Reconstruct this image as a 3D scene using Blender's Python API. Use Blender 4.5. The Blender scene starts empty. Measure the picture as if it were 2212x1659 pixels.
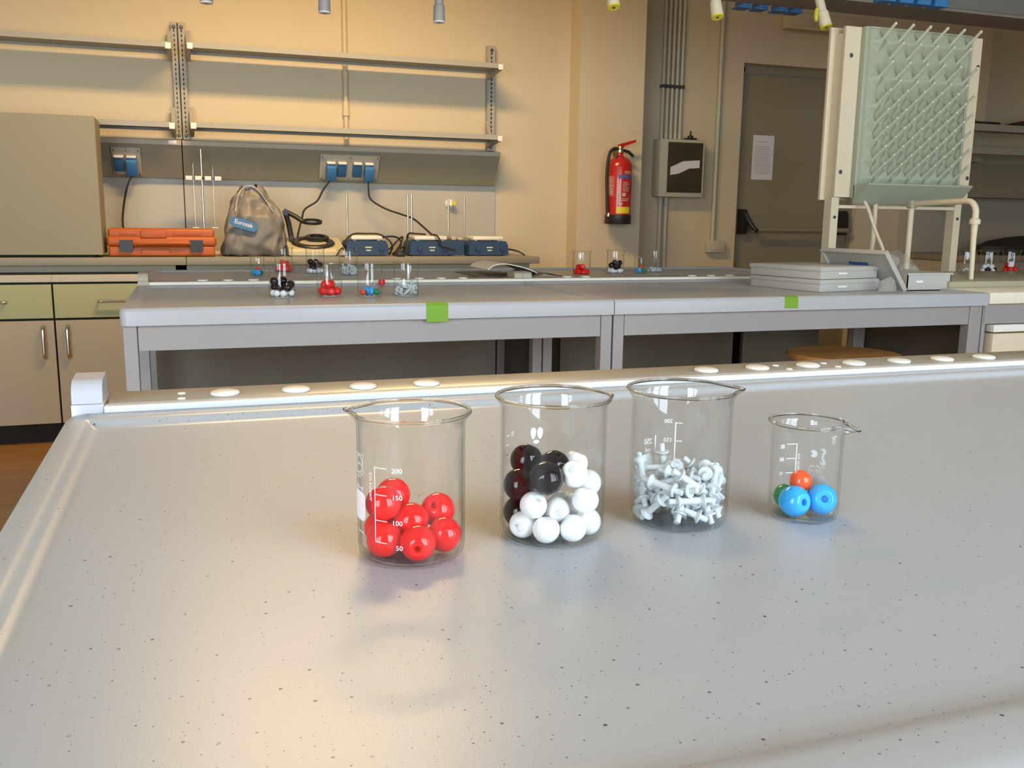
import bpy, bmesh, math, random
from math import sin, cos, pi, sqrt, atan2, asin, radians
from mathutils import Vector, Matrix, Quaternion

sc = bpy.context.scene
COL = sc.collection
random.seed(7)

# ---------------------------------------------------------------- camera
cam_data = bpy.data.cameras.new('camera')
cam = bpy.data.objects.new('camera', cam_data)
COL.objects.link(cam)
R0 = Vector((0.94530979, -0.3259394, 0.01236522))
D0 = Vector((-0.04638329, -0.17185501, -0.9840297))
F0 = Vector((0.32285908, 0.92963937, -0.17757436))
mm = Matrix((( R0.x, -D0.x, -F0.x, 0.0), (R0.y, -D0.y, -F0.y, 0.0), (R0.z, -D0.z, -F0.z, 1.112), (0, 0, 0, 1)))
cam.matrix_world = mm
cam_data.sensor_fit = 'HORIZONTAL'
cam_data.sensor_width = 36.0
cam_data.lens = 32.3735
cam_data.clip_start = 0.02
cam_data.clip_end = 60
sc.camera = cam

# ---------------------------------------------------------------- view, world, light
sc.view_settings.view_transform = 'Standard'
sc.view_settings.look = 'None'
sc.view_settings.gamma = 1.0
sc.view_settings.use_curve_mapping = False
sc.view_settings.exposure = 0.0
SKY = 14.2
wd = bpy.data.worlds.new('sky')
sc.world = wd
wd.use_nodes = True
wn = wd.node_tree.nodes
wn['Background'].inputs[0].default_value = (0.78, 0.895, 1.0, 1)
wn['Background'].inputs[1].default_value = SKY
sc.cycles.max_bounces = 12
sc.cycles.diffuse_bounces = 5
sc.cycles.glossy_bounces = 5
sc.cycles.transmission_bounces = 10
sc.cycles.transparent_max_bounces = 24
sc.cycles.sample_clamp_indirect = 4.0
sc.cycles.caustics_reflective = False

WARM = (1.0, 0.66, 0.30)
def area(name, loc, sx, sy, energy, color, rot=(0, 0, 0), portal=False):
    d = bpy.data.lights.new(name, 'AREA')
    d.shape = 'RECTANGLE'; d.size = sx; d.size_y = sy; d.energy = energy; d.color = color
    if portal: d.cycles.is_portal = True
    o = bpy.data.objects.new(name, d); COL.objects.link(o)
    o.location = loc; o.rotation_euler = rot
    return o
# windows in the wall behind the camera: (x0, x1, z0, z1)
WY = -0.72
WINDOWS = [(-2.7, -0.8, 0.55, 2.3), (0.42, 1.75, 0.55, 2.3), (2.1, 3.0, 0.55, 2.3)]
for (a, b, c, d) in WINDOWS:
    area('window_portal', ((a + b) / 2, WY - 0.20, (c + d) / 2), b - a, d - c, 1, (1, 1, 1), (radians(90), 0, 0), True)
# ceiling fittings: (x centre, y, watts)
CEIL = 3.04
LAMPS = [(0.60, 3.62, 95)]
for (x, y, e) in LAMPS:
    area('lamp_light', (x, y, CEIL - 0.115), 1.25, 0.34, e, WARM)

# ---------------------------------------------------------------- materials
MATS = {}
def nmat(name):
    m = bpy.data.materials.new(name); m.use_nodes = True
    MATS[name] = m
    nt = m.node_tree
    return m, nt, nt.nodes['Principled BSDF']
def mat(name, col, rough=0.5, metal=0.0, spec=0.5, var=0.0, vscale=12.0, coat=0.0, bump=0.0, bscale=200.0, trans=0.0, sss=0.0):
    """plain paint / plastic / metal with an optional slight mottling"""
    m, nt, p = nmat(name)
    p.inputs['Base Color'].default_value = (*col, 1)
    p.inputs['Roughness'].default_value = rough
    p.inputs['Metallic'].default_value = metal
    p.inputs['Specular IOR Level'].default_value = spec
    if coat: p.inputs['Coat Weight'].default_value = coat; p.inputs['Coat Roughness'].default_value = 0.04
    if trans: p.inputs['Transmission Weight'].default_value = trans
    tc = nt.nodes.new('ShaderNodeTexCoord')
    if var:
        n = nt.nodes.new('ShaderNodeTexNoise'); n.inputs['Scale'].default_value = vscale; n.inputs['Detail'].default_value = 4
        nt.links.new(tc.outputs['Object'], n.inputs['Vector'])
        r = nt.nodes.new('ShaderNodeValToRGB')
        r.color_ramp.elements[0].position = .3; r.color_ramp.elements[1].position = .7
        r.color_ramp.elements[0].color = (*[c * (1 - var) for c in col], 1)
        r.color_ramp.elements[1].color = (*[min(1, c * (1 + var)) for c in col], 1)
        nt.links.new(n.outputs['Fac'], r.inputs[0]); nt.links.new(r.outputs[0], p.inputs['Base Color'])
    if bump:
        n2 = nt.nodes.new('ShaderNodeTexNoise'); n2.inputs['Scale'].default_value = bscale; n2.inputs['Detail'].default_value = 3
        nt.links.new(tc.outputs['Object'], n2.inputs['Vector'])
        b = nt.nodes.new('ShaderNodeBump'); b.inputs['Strength'].default_value = bump; b.inputs['Distance'].default_value = 0.002
        nt.links.new(n2.outputs['Fac'], b.inputs['Height']); nt.links.new(b.outputs[0], p.inputs['Normal'])
    return m

def speckle(name, base, rough):
    """solid laminate worktop with scattered dark blue-grey flecks"""
    m, nt, p = nmat(name)
    N = nt.nodes.new; L = nt.links.new
    tc = N('ShaderNodeTexCoord')
    cur = None
    for sc_, keep, r0, r1 in ((70.0, 0.40, 0.020, 0.070), (160.0, 0.30, 0.03, 0.085)):
        v = N('ShaderNodeTexVoronoi'); v.inputs['Scale'].default_value = sc_; v.voronoi_dimensions = '2D'
        L(tc.outputs['Object'], v.inputs['Vector'])
        s = N('ShaderNodeSeparateColor'); L(v.outputs['Color'], s.inputs[0])
        rad = N('ShaderNodeMapRange'); rad.inputs['From Min'].default_value = 0; rad.inputs['From Max'].default_value = keep
        rad.inputs['To Min'].default_value = r1; rad.inputs['To Max'].default_value = r0; rad.clamp = True
        L(s.outputs[0], rad.inputs['Value'])
        lt = N('ShaderNodeMath'); lt.operation = 'LESS_THAN'; L(v.outputs['Distance'], lt.inputs[0]); L(rad.outputs[0], lt.inputs[1])
        k = N('ShaderNodeMath'); k.operation = 'LESS_THAN'; k.inputs[1].default_value = keep; L(s.outputs[0], k.inputs[0])
        a = N('ShaderNodeMath'); a.operation = 'MULTIPLY'; L(lt.outputs[0], a.inputs[0]); L(k.outputs[0], a.inputs[1])
        st = N('ShaderNodeMath'); st.operation = 'MULTIPLY'; L(a.outputs[0], st.inputs[0])
        st2 = N('ShaderNodeMath'); st2.operation = 'MULTIPLY_ADD'; st2.inputs[1].default_value = 0.7; st2.inputs[2].default_value = 0.3
        L(s.outputs[1], st2.inputs[0]); L(st2.outputs[0], st.inputs[1])
        if cur is None: cur = st
        else:
            mx = N('ShaderNodeMath'); mx.operation = 'MAXIMUM'; L(cur.outputs[0], mx.inputs[0]); L(st.outputs[0], mx.inputs[1]); cur = mx
    ge = N('ShaderNodeNewGeometry'); sx = N('ShaderNodeSeparateXYZ'); L(ge.outputs['Normal'], sx.inputs[0])
    up = N('ShaderNodeMath'); up.operation = 'GREATER_THAN'; up.inputs[1].default_value = 0.7; L(sx.outputs['Z'], up.inputs[0])
    ms = N('ShaderNodeMath'); ms.operation = 'MULTIPLY'; L(cur.outputs[0], ms.inputs[0]); L(up.outputs[0], ms.inputs[1]); cur = ms
    mix = N('ShaderNodeMixRGB'); mix.inputs[1].default_value = (*base, 1); mix.inputs[2].default_value = (0.035, 0.04, 0.075, 1)
    L(cur.outputs[0], mix.inputs[0]); L(mix.outputs[0], p.inputs['Base Color'])
    p.inputs['Roughness'].default_value = rough; p.inputs['Specular IOR Level'].default_value = 0.30
    n2 = N('ShaderNodeTexNoise'); n2.inputs['Scale'].default_value = 900; n2.inputs['Detail'].default_value = 2
    L(tc.outputs['Object'], n2.inputs['Vector'])
    b = N('ShaderNodeBump'); b.inputs['Strength'].default_value = 0.06; b.inputs['Distance'].default_value = 0.001
    L(n2.outputs['Fac'], b.inputs['Height']); L(b.outputs[0], p.inputs['Normal'])
    return m

def thin_glass(name, tint=(0.992, 0.997, 0.995), edge=(0.72, 0.77, 0.76), refl=1.0):
    """thin-walled lab glass: see-through, mirror-like towards grazing angles, denser at its silhouette"""
    m = bpy.data.materials.new(name); m.use_nodes = True; MATS[name] = m
    nt = m.node_tree; nt.nodes.clear()
    N = nt.nodes.new; L = nt.links.new
    out = N('ShaderNodeOutputMaterial')
    lw = N('ShaderNodeLayerWeight'); lw.inputs['Blend'].default_value = 0.5
    p5 = N('ShaderNodeMath'); p5.operation = 'POWER'; p5.inputs[1].default_value = 5; L(lw.outputs['Facing'], p5.inputs[0])
    f = N('ShaderNodeMath'); f.operation = 'MULTIPLY_ADD'; f.inputs[1].default_value = 0.8 * refl; f.inputs[2].default_value = 0.034 * refl
    L(p5.outputs[0], f.inputs[0])
    p3 = N('ShaderNodeMath'); p3.operation = 'POWER'; p3.inputs[1].default_value = 6; L(lw.outputs['Facing'], p3.inputs[0])
    mc = N('ShaderNodeMixRGB'); mc.inputs[1].default_value = (*tint, 1); mc.inputs[2].default_value = (*edge, 1); L(p3.outputs[0], mc.inputs[0])
    tr = N('ShaderNodeBsdfTransparent'); L(mc.outputs[0], tr.inputs[0])
    gl = N('ShaderNodeBsdfGlossy'); gl.inputs['Roughness'].default_value = 0.01
    mx = N('ShaderNodeMixShader'); L(f.outputs[0], mx.inputs[0]); L(tr.outputs[0], mx.inputs[1]); L(gl.outputs[0], mx.inputs[2])
    L(mx.outputs[0], out.inputs[0])
    return m

def solid_glass(name, col=(0.93, 0.96, 0.95)):
    m, nt, p = nmat(name)
    p.inputs['Base Color'].default_value = (*col, 1); p.inputs['Roughness'].default_value = 0.0
    p.inputs['IOR'].default_value = 1.47; p.inputs['Transmission Weight'].default_value = 1.0
    return m

def film(name, col, alpha, rough=0.25):
    """translucent plastic film"""
    m, nt, p = nmat(name)
    p.inputs['Base Color'].default_value = (*col, 1); p.inputs['Roughness'].default_value = rough
    p.inputs['Alpha'].default_value = alpha
    return m

def wood(name, c0, c1, scale=(1, 1, 1), rough=0.4):
    m, nt, p = nmat(name)
    N = nt.nodes.new; L = nt.links.new
    tc = N('ShaderNodeTexCoord'); mp = N('ShaderNodeMapping'); mp.inputs['Scale'].default_value = scale
    L(tc.outputs['Object'], mp.inputs[0])
    n = N('ShaderNodeTexNoise'); n.inputs['Scale'].default_value = 6; n.inputs['Detail'].default_value = 6; n.inputs['Distortion'].default_value = 0.6
    L(mp.outputs[0], n.inputs['Vector'])
    r = N('ShaderNodeValToRGB'); r.color_ramp.elements[0].position = .3; r.color_ramp.elements[1].position = .7
    r.color_ramp.elements[0].color = (*c0, 1); r.color_ramp.elements[1].color = (*c1, 1)
    L(n.outputs['Fac'], r.inputs[0]); L(r.outputs[0], p.inputs['Base Color'])
    p.inputs['Roughness'].default_value = rough
    return m

# ---------------------------------------------------------------- mesh helpers
class MB:
    """collects shapes, then links them as ONE mesh object"""
    def __init__(self): self.bm = bmesh.new()
    def box(self, x0, x1, y0, y1, z0, z1, bev=0.0, seg=2, M=None):
        b = bmesh.new(); bmesh.ops.create_cube(b, size=1.0)
        for v in b.verts:
            v.co = Vector((x0 + (v.co.x + .5) * (x1 - x0), y0 + (v.co.y + .5) * (y1 - y0), z0 + (v.co.z + .5) * (z1 - z0)))
        if bev > 0: bmesh.ops.bevel(b, geom=b.edges[:], offset=bev, segments=seg, affect='EDGES', profile=0.5)
        return self._add(b, M)
    def _add(self, b, M=None):
        if M is not None: bmesh.ops.transform(b, matrix=M, verts=b.verts[:])
        t = bpy.data.meshes.new('t'); b.to_mesh(t); b.free(); self.bm.from_mesh(t); bpy.data.meshes.remove(t)
        return self
    def faces(self, vs, fs, M=None):
        b = bmesh.new(); v = [b.verts.new(p) for p in vs]
        for f in fs: b.faces.new([v[i] for i in f])
        return self._add(b, M)
    def prism(self, pts, a0, a1, axis='y', M=None):
        """closed outline swept along an axis; pts are the two other coordinates"""
        n = len(pts)
        def P(u, w, a):
            return {'y': (u, a, w), 'x': (a, u, w), 'z': (u, w, a)}[axis]
        vs = [P(u, w, a0) for u, w in pts] + [P(u, w, a1) for u, w in pts]
        fs = [tuple(range(n))[::-1], tuple(range(n, 2 * n))] + [(i, (i + 1) % n, n + (i + 1) % n, n + i) for i in range(n)]
        b = bmesh.new(); v = [b.verts.new(p) for p in vs]
        for f in fs: b.faces.new([v[i] for i in f])
        bmesh.ops.recalc_face_normals(b, faces=b.faces[:])
        return self._add(b, M)
    def lathe(self, prof, seg=32, M=None, warp=None, ang=None):
        b = bmesh.new(); rings = []
        for (r, z) in prof:
            if r < 1e-6: rings.append([b.verts.new((0, 0, z))])
            else: rings.append([b.verts.new((r * cos(2 * pi * i / seg), r * sin(2 * pi * i / seg), z)) for i in range(seg)])
        for A, B in zip(rings, rings[1:]):
            for i in range(seg):
                j = (i + 1) % seg
                if len(A) == 1 and len(B) == 1: continue
                if len(A) == 1: b.faces.new((A[0], B[j], B[i]))
                elif len(B) == 1: b.faces.new((A[i], A[j], B[0]))
                else: b.faces.new((A[i], A[j], B[j], B[i]))
        if warp:
            for v in b.verts: v.co = warp(v.co)
        bmesh.ops.recalc_face_normals(b, faces=b.faces[:])
        return self._add(b, M)
    def tube(self, pts, r, seg=10, closed=False, radii=None, cap=True):
        pts = [Vector(p) for p in pts]; n = len(pts)
        b = bmesh.new(); rings = []
        up = None
        for i, p in enumerate(pts):
            if closed: t = pts[(i + 1) % n] - pts[i - 1]
            elif i == 0: t = pts[1] - pts[0]
            elif i == n - 1: t = pts[-1] - pts[-2]
            else: t = (pts[i + 1] - p).normalized() + (p - pts[i - 1]).normalized()
            t.normalize()
            if up is None:
                up = Vector((0, 0, 1)) if abs(t.z) < .9 else Vector((1, 0, 0))
            s = t.cross(up).normalized(); up = s.cross(t).normalized()
            rr = radii[i] if radii else r
            rings.append([b.verts.new(p + (s * cos(2 * pi * k / seg) + up * sin(2 * pi * k / seg)) * rr) for k in range(seg)])
        prs = list(zip(rings, rings[1:])) + ([(rings[-1], rings[0])] if closed else [])
        for A, B in prs:
            for k in range(seg):
                j = (k + 1) % seg; b.faces.new((A[k], A[j], B[j], B[k]))
        if cap and not closed:
            b.faces.new(rings[0][::-1]); b.faces.new(rings[-1])
        bmesh.ops.recalc_face_normals(b, faces=b.faces[:])
        return self._add(b)
    def rod(self, p0, p1, r, seg=12): return self.tube([p0, p1], r, seg)
    def strip(self, pts, dirv, w, th):
        """a sheet following a polyline, w wide along dirv, th thick"""
        pts = [Vector(p) for p in pts]; d = Vector(dirv).normalized() * w
        b = bmesh.new(); top = []; bot = []
        for i, p in enumerate(pts):
            a = pts[max(0, i - 1)]; c = pts[min(len(pts) - 1, i + 1)]
            nrm = (c - a).cross(d).normalized() * th
            top.append((b.verts.new(p), b.verts.new(p + d))); bot.append((b.verts.new(p + nrm), b.verts.new(p + nrm + d)))
        for i in range(len(pts) - 1):
            b.faces.new((top[i][0], top[i + 1][0], top[i + 1][1], top[i][1])); b.faces.new((bot[i][0], bot[i][1], bot[i + 1][1], bot[i + 1][0]))
            b.faces.new((top[i][0], bot[i][0], bot[i + 1][0], top[i + 1][0])); b.faces.new((top[i][1], top[i + 1][1], bot[i + 1][1], bot[i][1]))
        for i in (0, -1): b.faces.new((top[i][0], top[i][1], bot[i][1], bot[i][0]))
        bmesh.ops.recalc_face_normals(b, faces=b.faces[:])
        return self._add(b)
    def build(self, name, m, parent=None, smooth=True, loc=None, ang=35):
        me = bpy.data.meshes.new(name); self.bm.to_mesh(me); self.bm.free()
        me.materials.append(m if not isinstance(m, str) else MATS[m])
        if smooth:
            me.polygons.foreach_set('use_smooth', [True] * len(me.polygons))
            try: me.set_sharp_from_angle(angle=radians(ang))
            except Exception: pass
        o = bpy.data.objects.new(name, me); COL.objects.link(o)
        if parent is not None: o.parent = parent
        if loc is not None: o.location = loc
        return o

def tag(o, label, cat, group=None, kind=None):
    o['label'] = label; o['category'] = cat
    if group: o['group'] = group
    if kind: o['kind'] = kind
    return o
def thing(name, label, cat, loc=(0, 0, 0), rz=0.0, group=None):
    o = bpy.data.objects.new(name, None); COL.objects.link(o)
    o.empty_display_size = 0.02
    o.location = loc; o.rotation_euler = (0, 0, rz)
    return tag(o, label, cat, group)
def struct(o, label=None, cat=None):
    o['kind'] = 'structure'
    if label: o['label'] = label
    if cat: o['category'] = cat
    return o
def copy_tree(o, parent=None):
    c = o.copy(); COL.objects.link(c)
    if parent is not None: c.parent = parent
    for ch in list(o.children): copy_tree(ch, c)
    return c
def arc(cx, cy, r, a0, a1, n=8):
    return [(cx + r * cos(a0 + (a1 - a0) * i / n), cy + r * sin(a0 + (a1 - a0) * i / n)) for i in range(n + 1)]
def smooth_path(pts, n=6):
    """Catmull-Rom through the points"""
    P = [Vector(p) for p in pts]; P = [P[0] * 2 - P[1]] + P + [P[-1] * 2 - P[-2]]
    out = []
    for i in range(1, len(P) - 2):
        for k in range(n):
            t = k / n
            out.append(0.5 * ((2 * P[i]) + (P[i + 1] - P[i - 1]) * t + (2 * P[i - 1] - 5 * P[i] + 4 * P[i + 1] - P[i + 2]) * t * t + (3 * P[i] - P[i - 1] - 3 * P[i + 1] + P[i + 2]) * t ** 3))
    out.append(P[-2]); return out
def text_mesh(txt, size, align='CENTER', spacing=1.0):
    cu = bpy.data.curves.new('txt', 'FONT'); cu.body = txt; cu.size = size; cu.align_x = align; cu.align_y = 'CENTER'
    cu.resolution_u = 3; cu.space_character = spacing
    o = bpy.data.objects.new('txt', cu); COL.objects.link(o)
    dg = bpy.context.evaluated_depsgraph_get()
    me = bpy.data.meshes.new_from_object(o.evaluated_get(dg))
    b = bmesh.new(); b.from_mesh(me)
    bpy.data.objects.remove(o); bpy.data.curves.remove(cu); bpy.data.meshes.remove(me)
    return b

# ---------------------------------------------------------------- the materials of this room
mat('wall_paint', (0.61, 0.515, 0.355), 0.85, bump=0.12, bscale=260)
mat('ceiling_paint', (0.50, 0.46, 0.38), 0.9)
mat('splash_board', (0.46, 0.43, 0.36), 0.5)
mat('shelf_steel', (0.37, 0.35, 0.29), 0.5)
mat('trunk_grey', (0.29, 0.26, 0.18), 0.55)
mat('trunk_rail', (0.44, 0.39, 0.29), 0.6)
mat('counter_grey', (0.26, 0.235, 0.175), 0.5)
mat('cream_panel', (0.50, 0.455, 0.34), 0.5)
mat('beige_panel', (0.27, 0.245, 0.17), 0.6)
mat('tan_door', (0.43, 0.355, 0.245), 0.5)
mat('green_drawer', (0.39, 0.385, 0.19), 0.5)
mat('bench_frame', (0.32, 0.305, 0.30), 0.45)
mat('bench_edge_white', (0.62, 0.62, 0.62), 0.4)
mat('ledge_grey', (0.33, 0.30, 0.25), 0.32)
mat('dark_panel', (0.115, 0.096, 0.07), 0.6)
mat('cap_white', (0.85, 0.83, 0.76), 0.3)
mat('cap_block', (0.50, 0.50, 0.54), 0.25)
mat('cream_edge', (0.78, 0.73, 0.60), 0.45)
mat('chrome', (0.62, 0.58, 0.52), 0.25, 1.0)
mat('steel_rod', (0.50, 0.42, 0.30), 0.3, 1.0)
mat('black_plastic', (0.018, 0.017, 0.016), 0.4)
mat('black_rubber', (0.025, 0.022, 0.02), 0.6)
mat('dark_gap', (0.02, 0.018, 0.015), 0.9)
mat('socket_blue', (0.035, 0.13, 0.28), 0.5)
mat('plug_blue', (0.05, 0.20, 0.44), 0.45)
mat('plate_grey', (0.50, 0.45, 0.35), 0.5)
mat('white_plastic', (0.84, 0.81, 0.74), 0.4)
mat('tool_orange', (0.44, 0.095, 0.012), 0.5)
mat('hotplate_blue', (0.018, 0.045, 0.11), 0.5)
mat('hotplate_white', (0.80, 0.76, 0.66), 0.35)
mat('label_green', (0.50, 0.60, 0.30), 0.6)
mat('counter_cream', (0.52, 0.47, 0.32), 0.5)
mat('extinguisher_red', (0.48, 0.018, 0.015), 0.25, coat=0.5)
mat('brass', (0.60, 0.48, 0.25), 0.35, 1.0)
mat('label_red', (0.50, 0.12, 0.09), 0.5)
mat('label_blue', (0.10, 0.10, 0.28), 0.5)
mat('label_yellow', (0.75, 0.62, 0.03), 0.5)
mat('box_grey', (0.50, 0.49, 0.40), 0.5)
mat('smoked_door', (0.055, 0.05, 0.035), 0.2)
mat('door_grey', (0.27, 0.235, 0.155), 0.5)
mat('paper', (0.74, 0.73, 0.76), 0.7)
mat('paper_cream', (0.95, 0.85, 0.66), 0.7)
mat('ink_black', (0.30, 0.29, 0.31), 0.7)
mat('rack_white', (0.72, 0.61, 0.43), 0.5)
mat('rack_mint', (0.385, 0.41, 0.295), 0.6)
mat('rack_peg', (0.55, 0.56, 0.42), 0.45)
mat('screw_grey', (0.12, 0.11, 0.12), 0.4, 0.6)
mat('tray_white', (0.50, 0.475, 0.43), 0.55)
mat('tape_green', (0.17, 0.36, 0.018), 0.6)
mat('boom_grey', (0.17, 0.16, 0.14), 0.6)
mat('boom_dark', (0.22, 0.19, 0.15), 0.6)
mat('tap_shaded', (0.40, 0.37, 0.33), 0.45)
mat('tap_yellow', (0.72, 0.62, 0.06), 0.45)
mat('bag_grey', (0.185, 0.173, 0.155), 0.48, var=0.08, vscale=8, bump=0.5, bscale=22)
mat('logo_blue', (0.04, 0.15, 0.33), 0.4)
mat('print_white', (0.90, 0.90, 0.90), 0.6)
mat('print_rose', (0.86, 0.76, 0.78), 0.6)
mat('ball_red', (0.86, 0.014, 0.012), 0.05)
mat('ball_black', (0.006, 0.003, 0.004), 0.04, spec=0.4)
mat('ball_white', (0.90, 0.90, 0.90), 0.22)
mat('ball_blue', (0.02, 0.39, 0.86), 0.06)
mat('ball_green', (0.01, 0.22, 0.07), 0.08)
mat('ball_orange', (0.88, 0.085, 0.012), 0.08)
mat('peg_grey', (0.60, 0.64, 0.66), 0.45)
speckle('worktop', (0.435, 0.445, 0.46), 0.315)
thin_glass('lab_glass')
thin_glass('lens_glass', refl=0.8)
thin_glass('window_glass', tint=(0.97, 0.98, 0.98), edge=(0.8, 0.85, 0.85))
solid_glass('rim_glass')
film('clear_film', (0.75, 0.72, 0.66), 0.22)
wood('stool_wood', (0.42, 0.19, 0.055), (0.55, 0.28, 0.09), (1, 8, 1), 0.4)
wood('floor_wood', (0.38, 0.175, 0.05), (0.50, 0.25, 0.085), (1, 6, 1), 0.35)

# ---------------------------------------------------------------- room shell
XL, XR, YF, YB, HT = -3.7, 6.8, WY, 5.45, 3.35
struct(MB().box(XL - .2, XR + .2, YF - .2, 5.9, -.12, 0).build('floor', 'floor_wood', smooth=False), 'orange-brown wood laminate floor', 'floor')
struct(MB().box(XL - .2, XR + .2, YF - .2, 5.9, HT, HT + .1).build('ceiling', 'ceiling_paint', smooth=False), 'plain ceiling above the lab', 'ceiling')
struct(MB().box(XL - .2, 2.245, 5.45, 5.65, 0, HT).build('wall_back', 'wall_paint', smooth=False), 'warm cream wall behind the shelves', 'wall')
struct(MB().box(2.245, 2.673, 5.295, 5.85, 0, HT).build('pillar', 'wall_paint', smooth=False), 'cream pillar carrying the fire extinguisher', 'pillar')
w = MB().box(2.673, 3.565, 5.6, 5.85, 0, HT).box(4.56, XR + .2, 5.6, 5.85, 0, HT).box(3.565, 4.56, 5.6, 5.85, 2.155, HT)
struct(w.build('wall_right', 'wall_paint', smooth=False), 'wall around the grey emergency door', 'wall')
struct(MB().box(XL - .2, XL, YF, 5.6, 0, HT).build('wall_left', 'wall_paint', smooth=False), 'plain side wall', 'wall')
struct(MB().box(XR, XR + .2, YF, 5.6, 0, HT).build('wall_side', 'wall_paint', smooth=False), 'plain end wall', 'wall')
w = MB(); zs = (WINDOWS[0][2], WINDOWS[0][3])
w.box(XL - .2, XR + .2, YF - .2, YF, 0, zs[0]).box(XL - .2, XR + .2, YF - .2, YF, zs[1], HT)
xs = [XL - .2] + [v for q in WINDOWS for v in q[:2]] + [XR + .2]
for i in range(0, len(xs), 2): w.box(xs[i], xs[i + 1], YF - .2, YF, zs[0], zs[1])
struct(w.build('wall_front', 'wall_paint', smooth=False), 'window wall', 'wall')
for i, (a, b, c, d) in enumerate(WINDOWS):
    f = MB(); t = .06; y0, y1 = YF - .14, YF - .08; m_ = (a + b) / 2
    f.box(a, b, y0, y1, c, c + t).box(a, b, y0, y1, d - t, d).box(a, a + t, y0, y1, c + t, d - t).box(b - t, b, y0, y1, c + t, d - t).box(m_ - .05, m_ + .05, y0, y1, c + t, d - t)
    fo = struct(f.build('window_%d' % (i + 1), 'white_plastic', smooth=False), 'white framed window', 'window')
    MB().box(a + t, m_ - .05, YF - .113, YF - .107, c + t, d - t).build('pane', 'window_glass', fo, smooth=False)
    MB().box(m_ + .05, b - t, YF - .113, YF - .107, c + t, d - t).build('pane', 'window_glass', fo, smooth=False)
# the door beyond the fuse box
dr = struct(MB().box(3.60, 4.53, 5.66, 5.71, .005, 2.10).build('door_1', 'door_grey', smooth=False), 'grey emergency door with a black push bar', 'door')
MB().box(3.565, 3.60, 5.64, 5.72, 0, 2.135).box(4.53, 4.56, 5.64, 5.72, 0, 2.135).box(3.565, 4.56, 5.64, 5.72, 2.103, 2.155).build('door_frame', 'door_grey', dr, smooth=False)
pb = MB()
for x in (3.60, 4.44):
    s = 1 if x < 4 else -1
    pb.prism([(0, .17), (.05, .17), (.068, .14), (.075, .06), (.060, 0), (0, 0)], x, x + .055, 'x', Matrix(((1, 0, 0, 0), (0, -1, 0, 5.66), (0, 0, 1, 1.02), (0, 0, 0, 1))))
pb.build('push_bar_bracket', 'black_plastic', dr, smooth=False)
MB().tube(smooth_path([(3.632, 5.59, 1.16), (3.655, 5.57, 1.10), (3.69, 5.555, 1.055), (3.71, 5.555, 1.045)], 5), .017, 10).build('push_bar_arm', 'black_plastic', dr)
MB().rod((3.68, 5.56, 1.052), (4.47, 5.56, 1.052), .017, 14).build('push_bar', 'door_grey', dr)
nt_ = thing('notice', 'white printed notice taped to the grey door', 'notice', (3.79, 5.658, 1.545))
sh = Matrix(((1, 0, .22, 0), (0, 1, 0, 0), (0, 0, 1, 0), (0, 0, 0, 1)))
MB().box(-.085, .085, -.0016, 0, -.15, .15).build('sheet', 'paper', nt_, smooth=False)
ln = MB()
ln.box(-.045, .03, -.0022, -.0014, .105, .108)
for k in range(17):
    ln.box(-.068, .066 - random.random() * .03, -.0022, -.0014, .075 - k * .0115, .0772 - k * .0115)
ln.build('printed_lines', 'ink_black', nt_, smooth=False)

# ceiling fittings (out of the picture, above the benches)
for (x, y, e) in LAMPS:
    c = thing('ceiling_lamp', 'long warm ceiling lamp above the ' + ('second bench' if y > 2 else 'front bench'), 'lamp', (x, y, CEIL))
    MB().box(-.68, .68, -.34, .34, -.09, .0, .01).build('housing', 'white_plastic', c)
    for hx in (-.5, .5): MB().rod((hx, 0, 0), (hx, 0, HT - CEIL), .008).build('hanger', 'chrome', c)

# ---------------------------------------------------------------- wall counter on the left
def cabinet(x0, x1, hinge, label, hdl=True):
    t = thing('base_cabinet', label, 'cabinet', ((x0 + x1) / 2, 4.84, 0)); h = (x1 - x0) / 2
    MB().box(-h, h, .02, .56, .10, .80).box(-h, h, .035, .56, .80, .83).build('carcass', 'dark_gap', t, smooth=False)  # carcass coloured dark to put shade into the gaps between fronts
    MB().box(-h, h, .07, .5, 0, .10).build('plinth', 'dark_gap', t, smooth=False)
    MB().box(-h, h, .002, .035, .785, .819, .002).build('rail', 'cream_panel', t, smooth=False)
    d = MB().box(-h + .004, h - .004, 0, .019, .104, .6035, .0015).build('door', 'tan_door', t, smooth=False)
    hx = h - .05 if hinge == 'l' else -h + .055
    MB().tube(smooth_path([(hx, .002, .578), (hx, -.022, .572), (hx, -.030, .54), (hx, -.030, .46), (hx, -.022, .430), (hx, .002, .424)], 5), .0075, 10).build('handle', 'chrome', d)
    g = MB().box(-h + .004, h - .004, 0, .019, .6145, .7745, .0015).build('drawer', 'green_drawer', t, smooth=False)
    MB().tube(smooth_path([(-.10, .002, .695), (-.097, -.025, .694), (-.08, -.03, .694), (.08, -.03, .694), (.097, -.025, .694), (.10, .002, .695)], 4), .006, 10).build('handle', 'chrome', g)
    return t
cabinet(-1.23, -.63, 'l', 'base cabinet with green drawer at the left edge, door handle on its right side')
cabinet(-.63, -.03, 'r', 'base cabinet with green drawer, half hidden by the second bench end')
for k in range(3):
    cabinet(-.03 + .6 * k, .57 + .6 * k, 'lrl'[k], ['base cabinet under the counter below the plastic bag', 'base cabinet under the counter below the first hotplate', 'base cabinet at the right end of the wall counter'][k])
def counter(x0, x1, label):
    t = thing('worktop', label, 'counter', (x0, 4.85, .9))
    MB().box(0, x1 - x0, 0, .59, -.038, 0, .003).build('board', 'counter_grey', t)
    MB().box(0, x1 - x0 - .05, .03, .55, -.07, -.038).build('front_rail', 'counter_grey', t, smooth=False)
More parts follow.
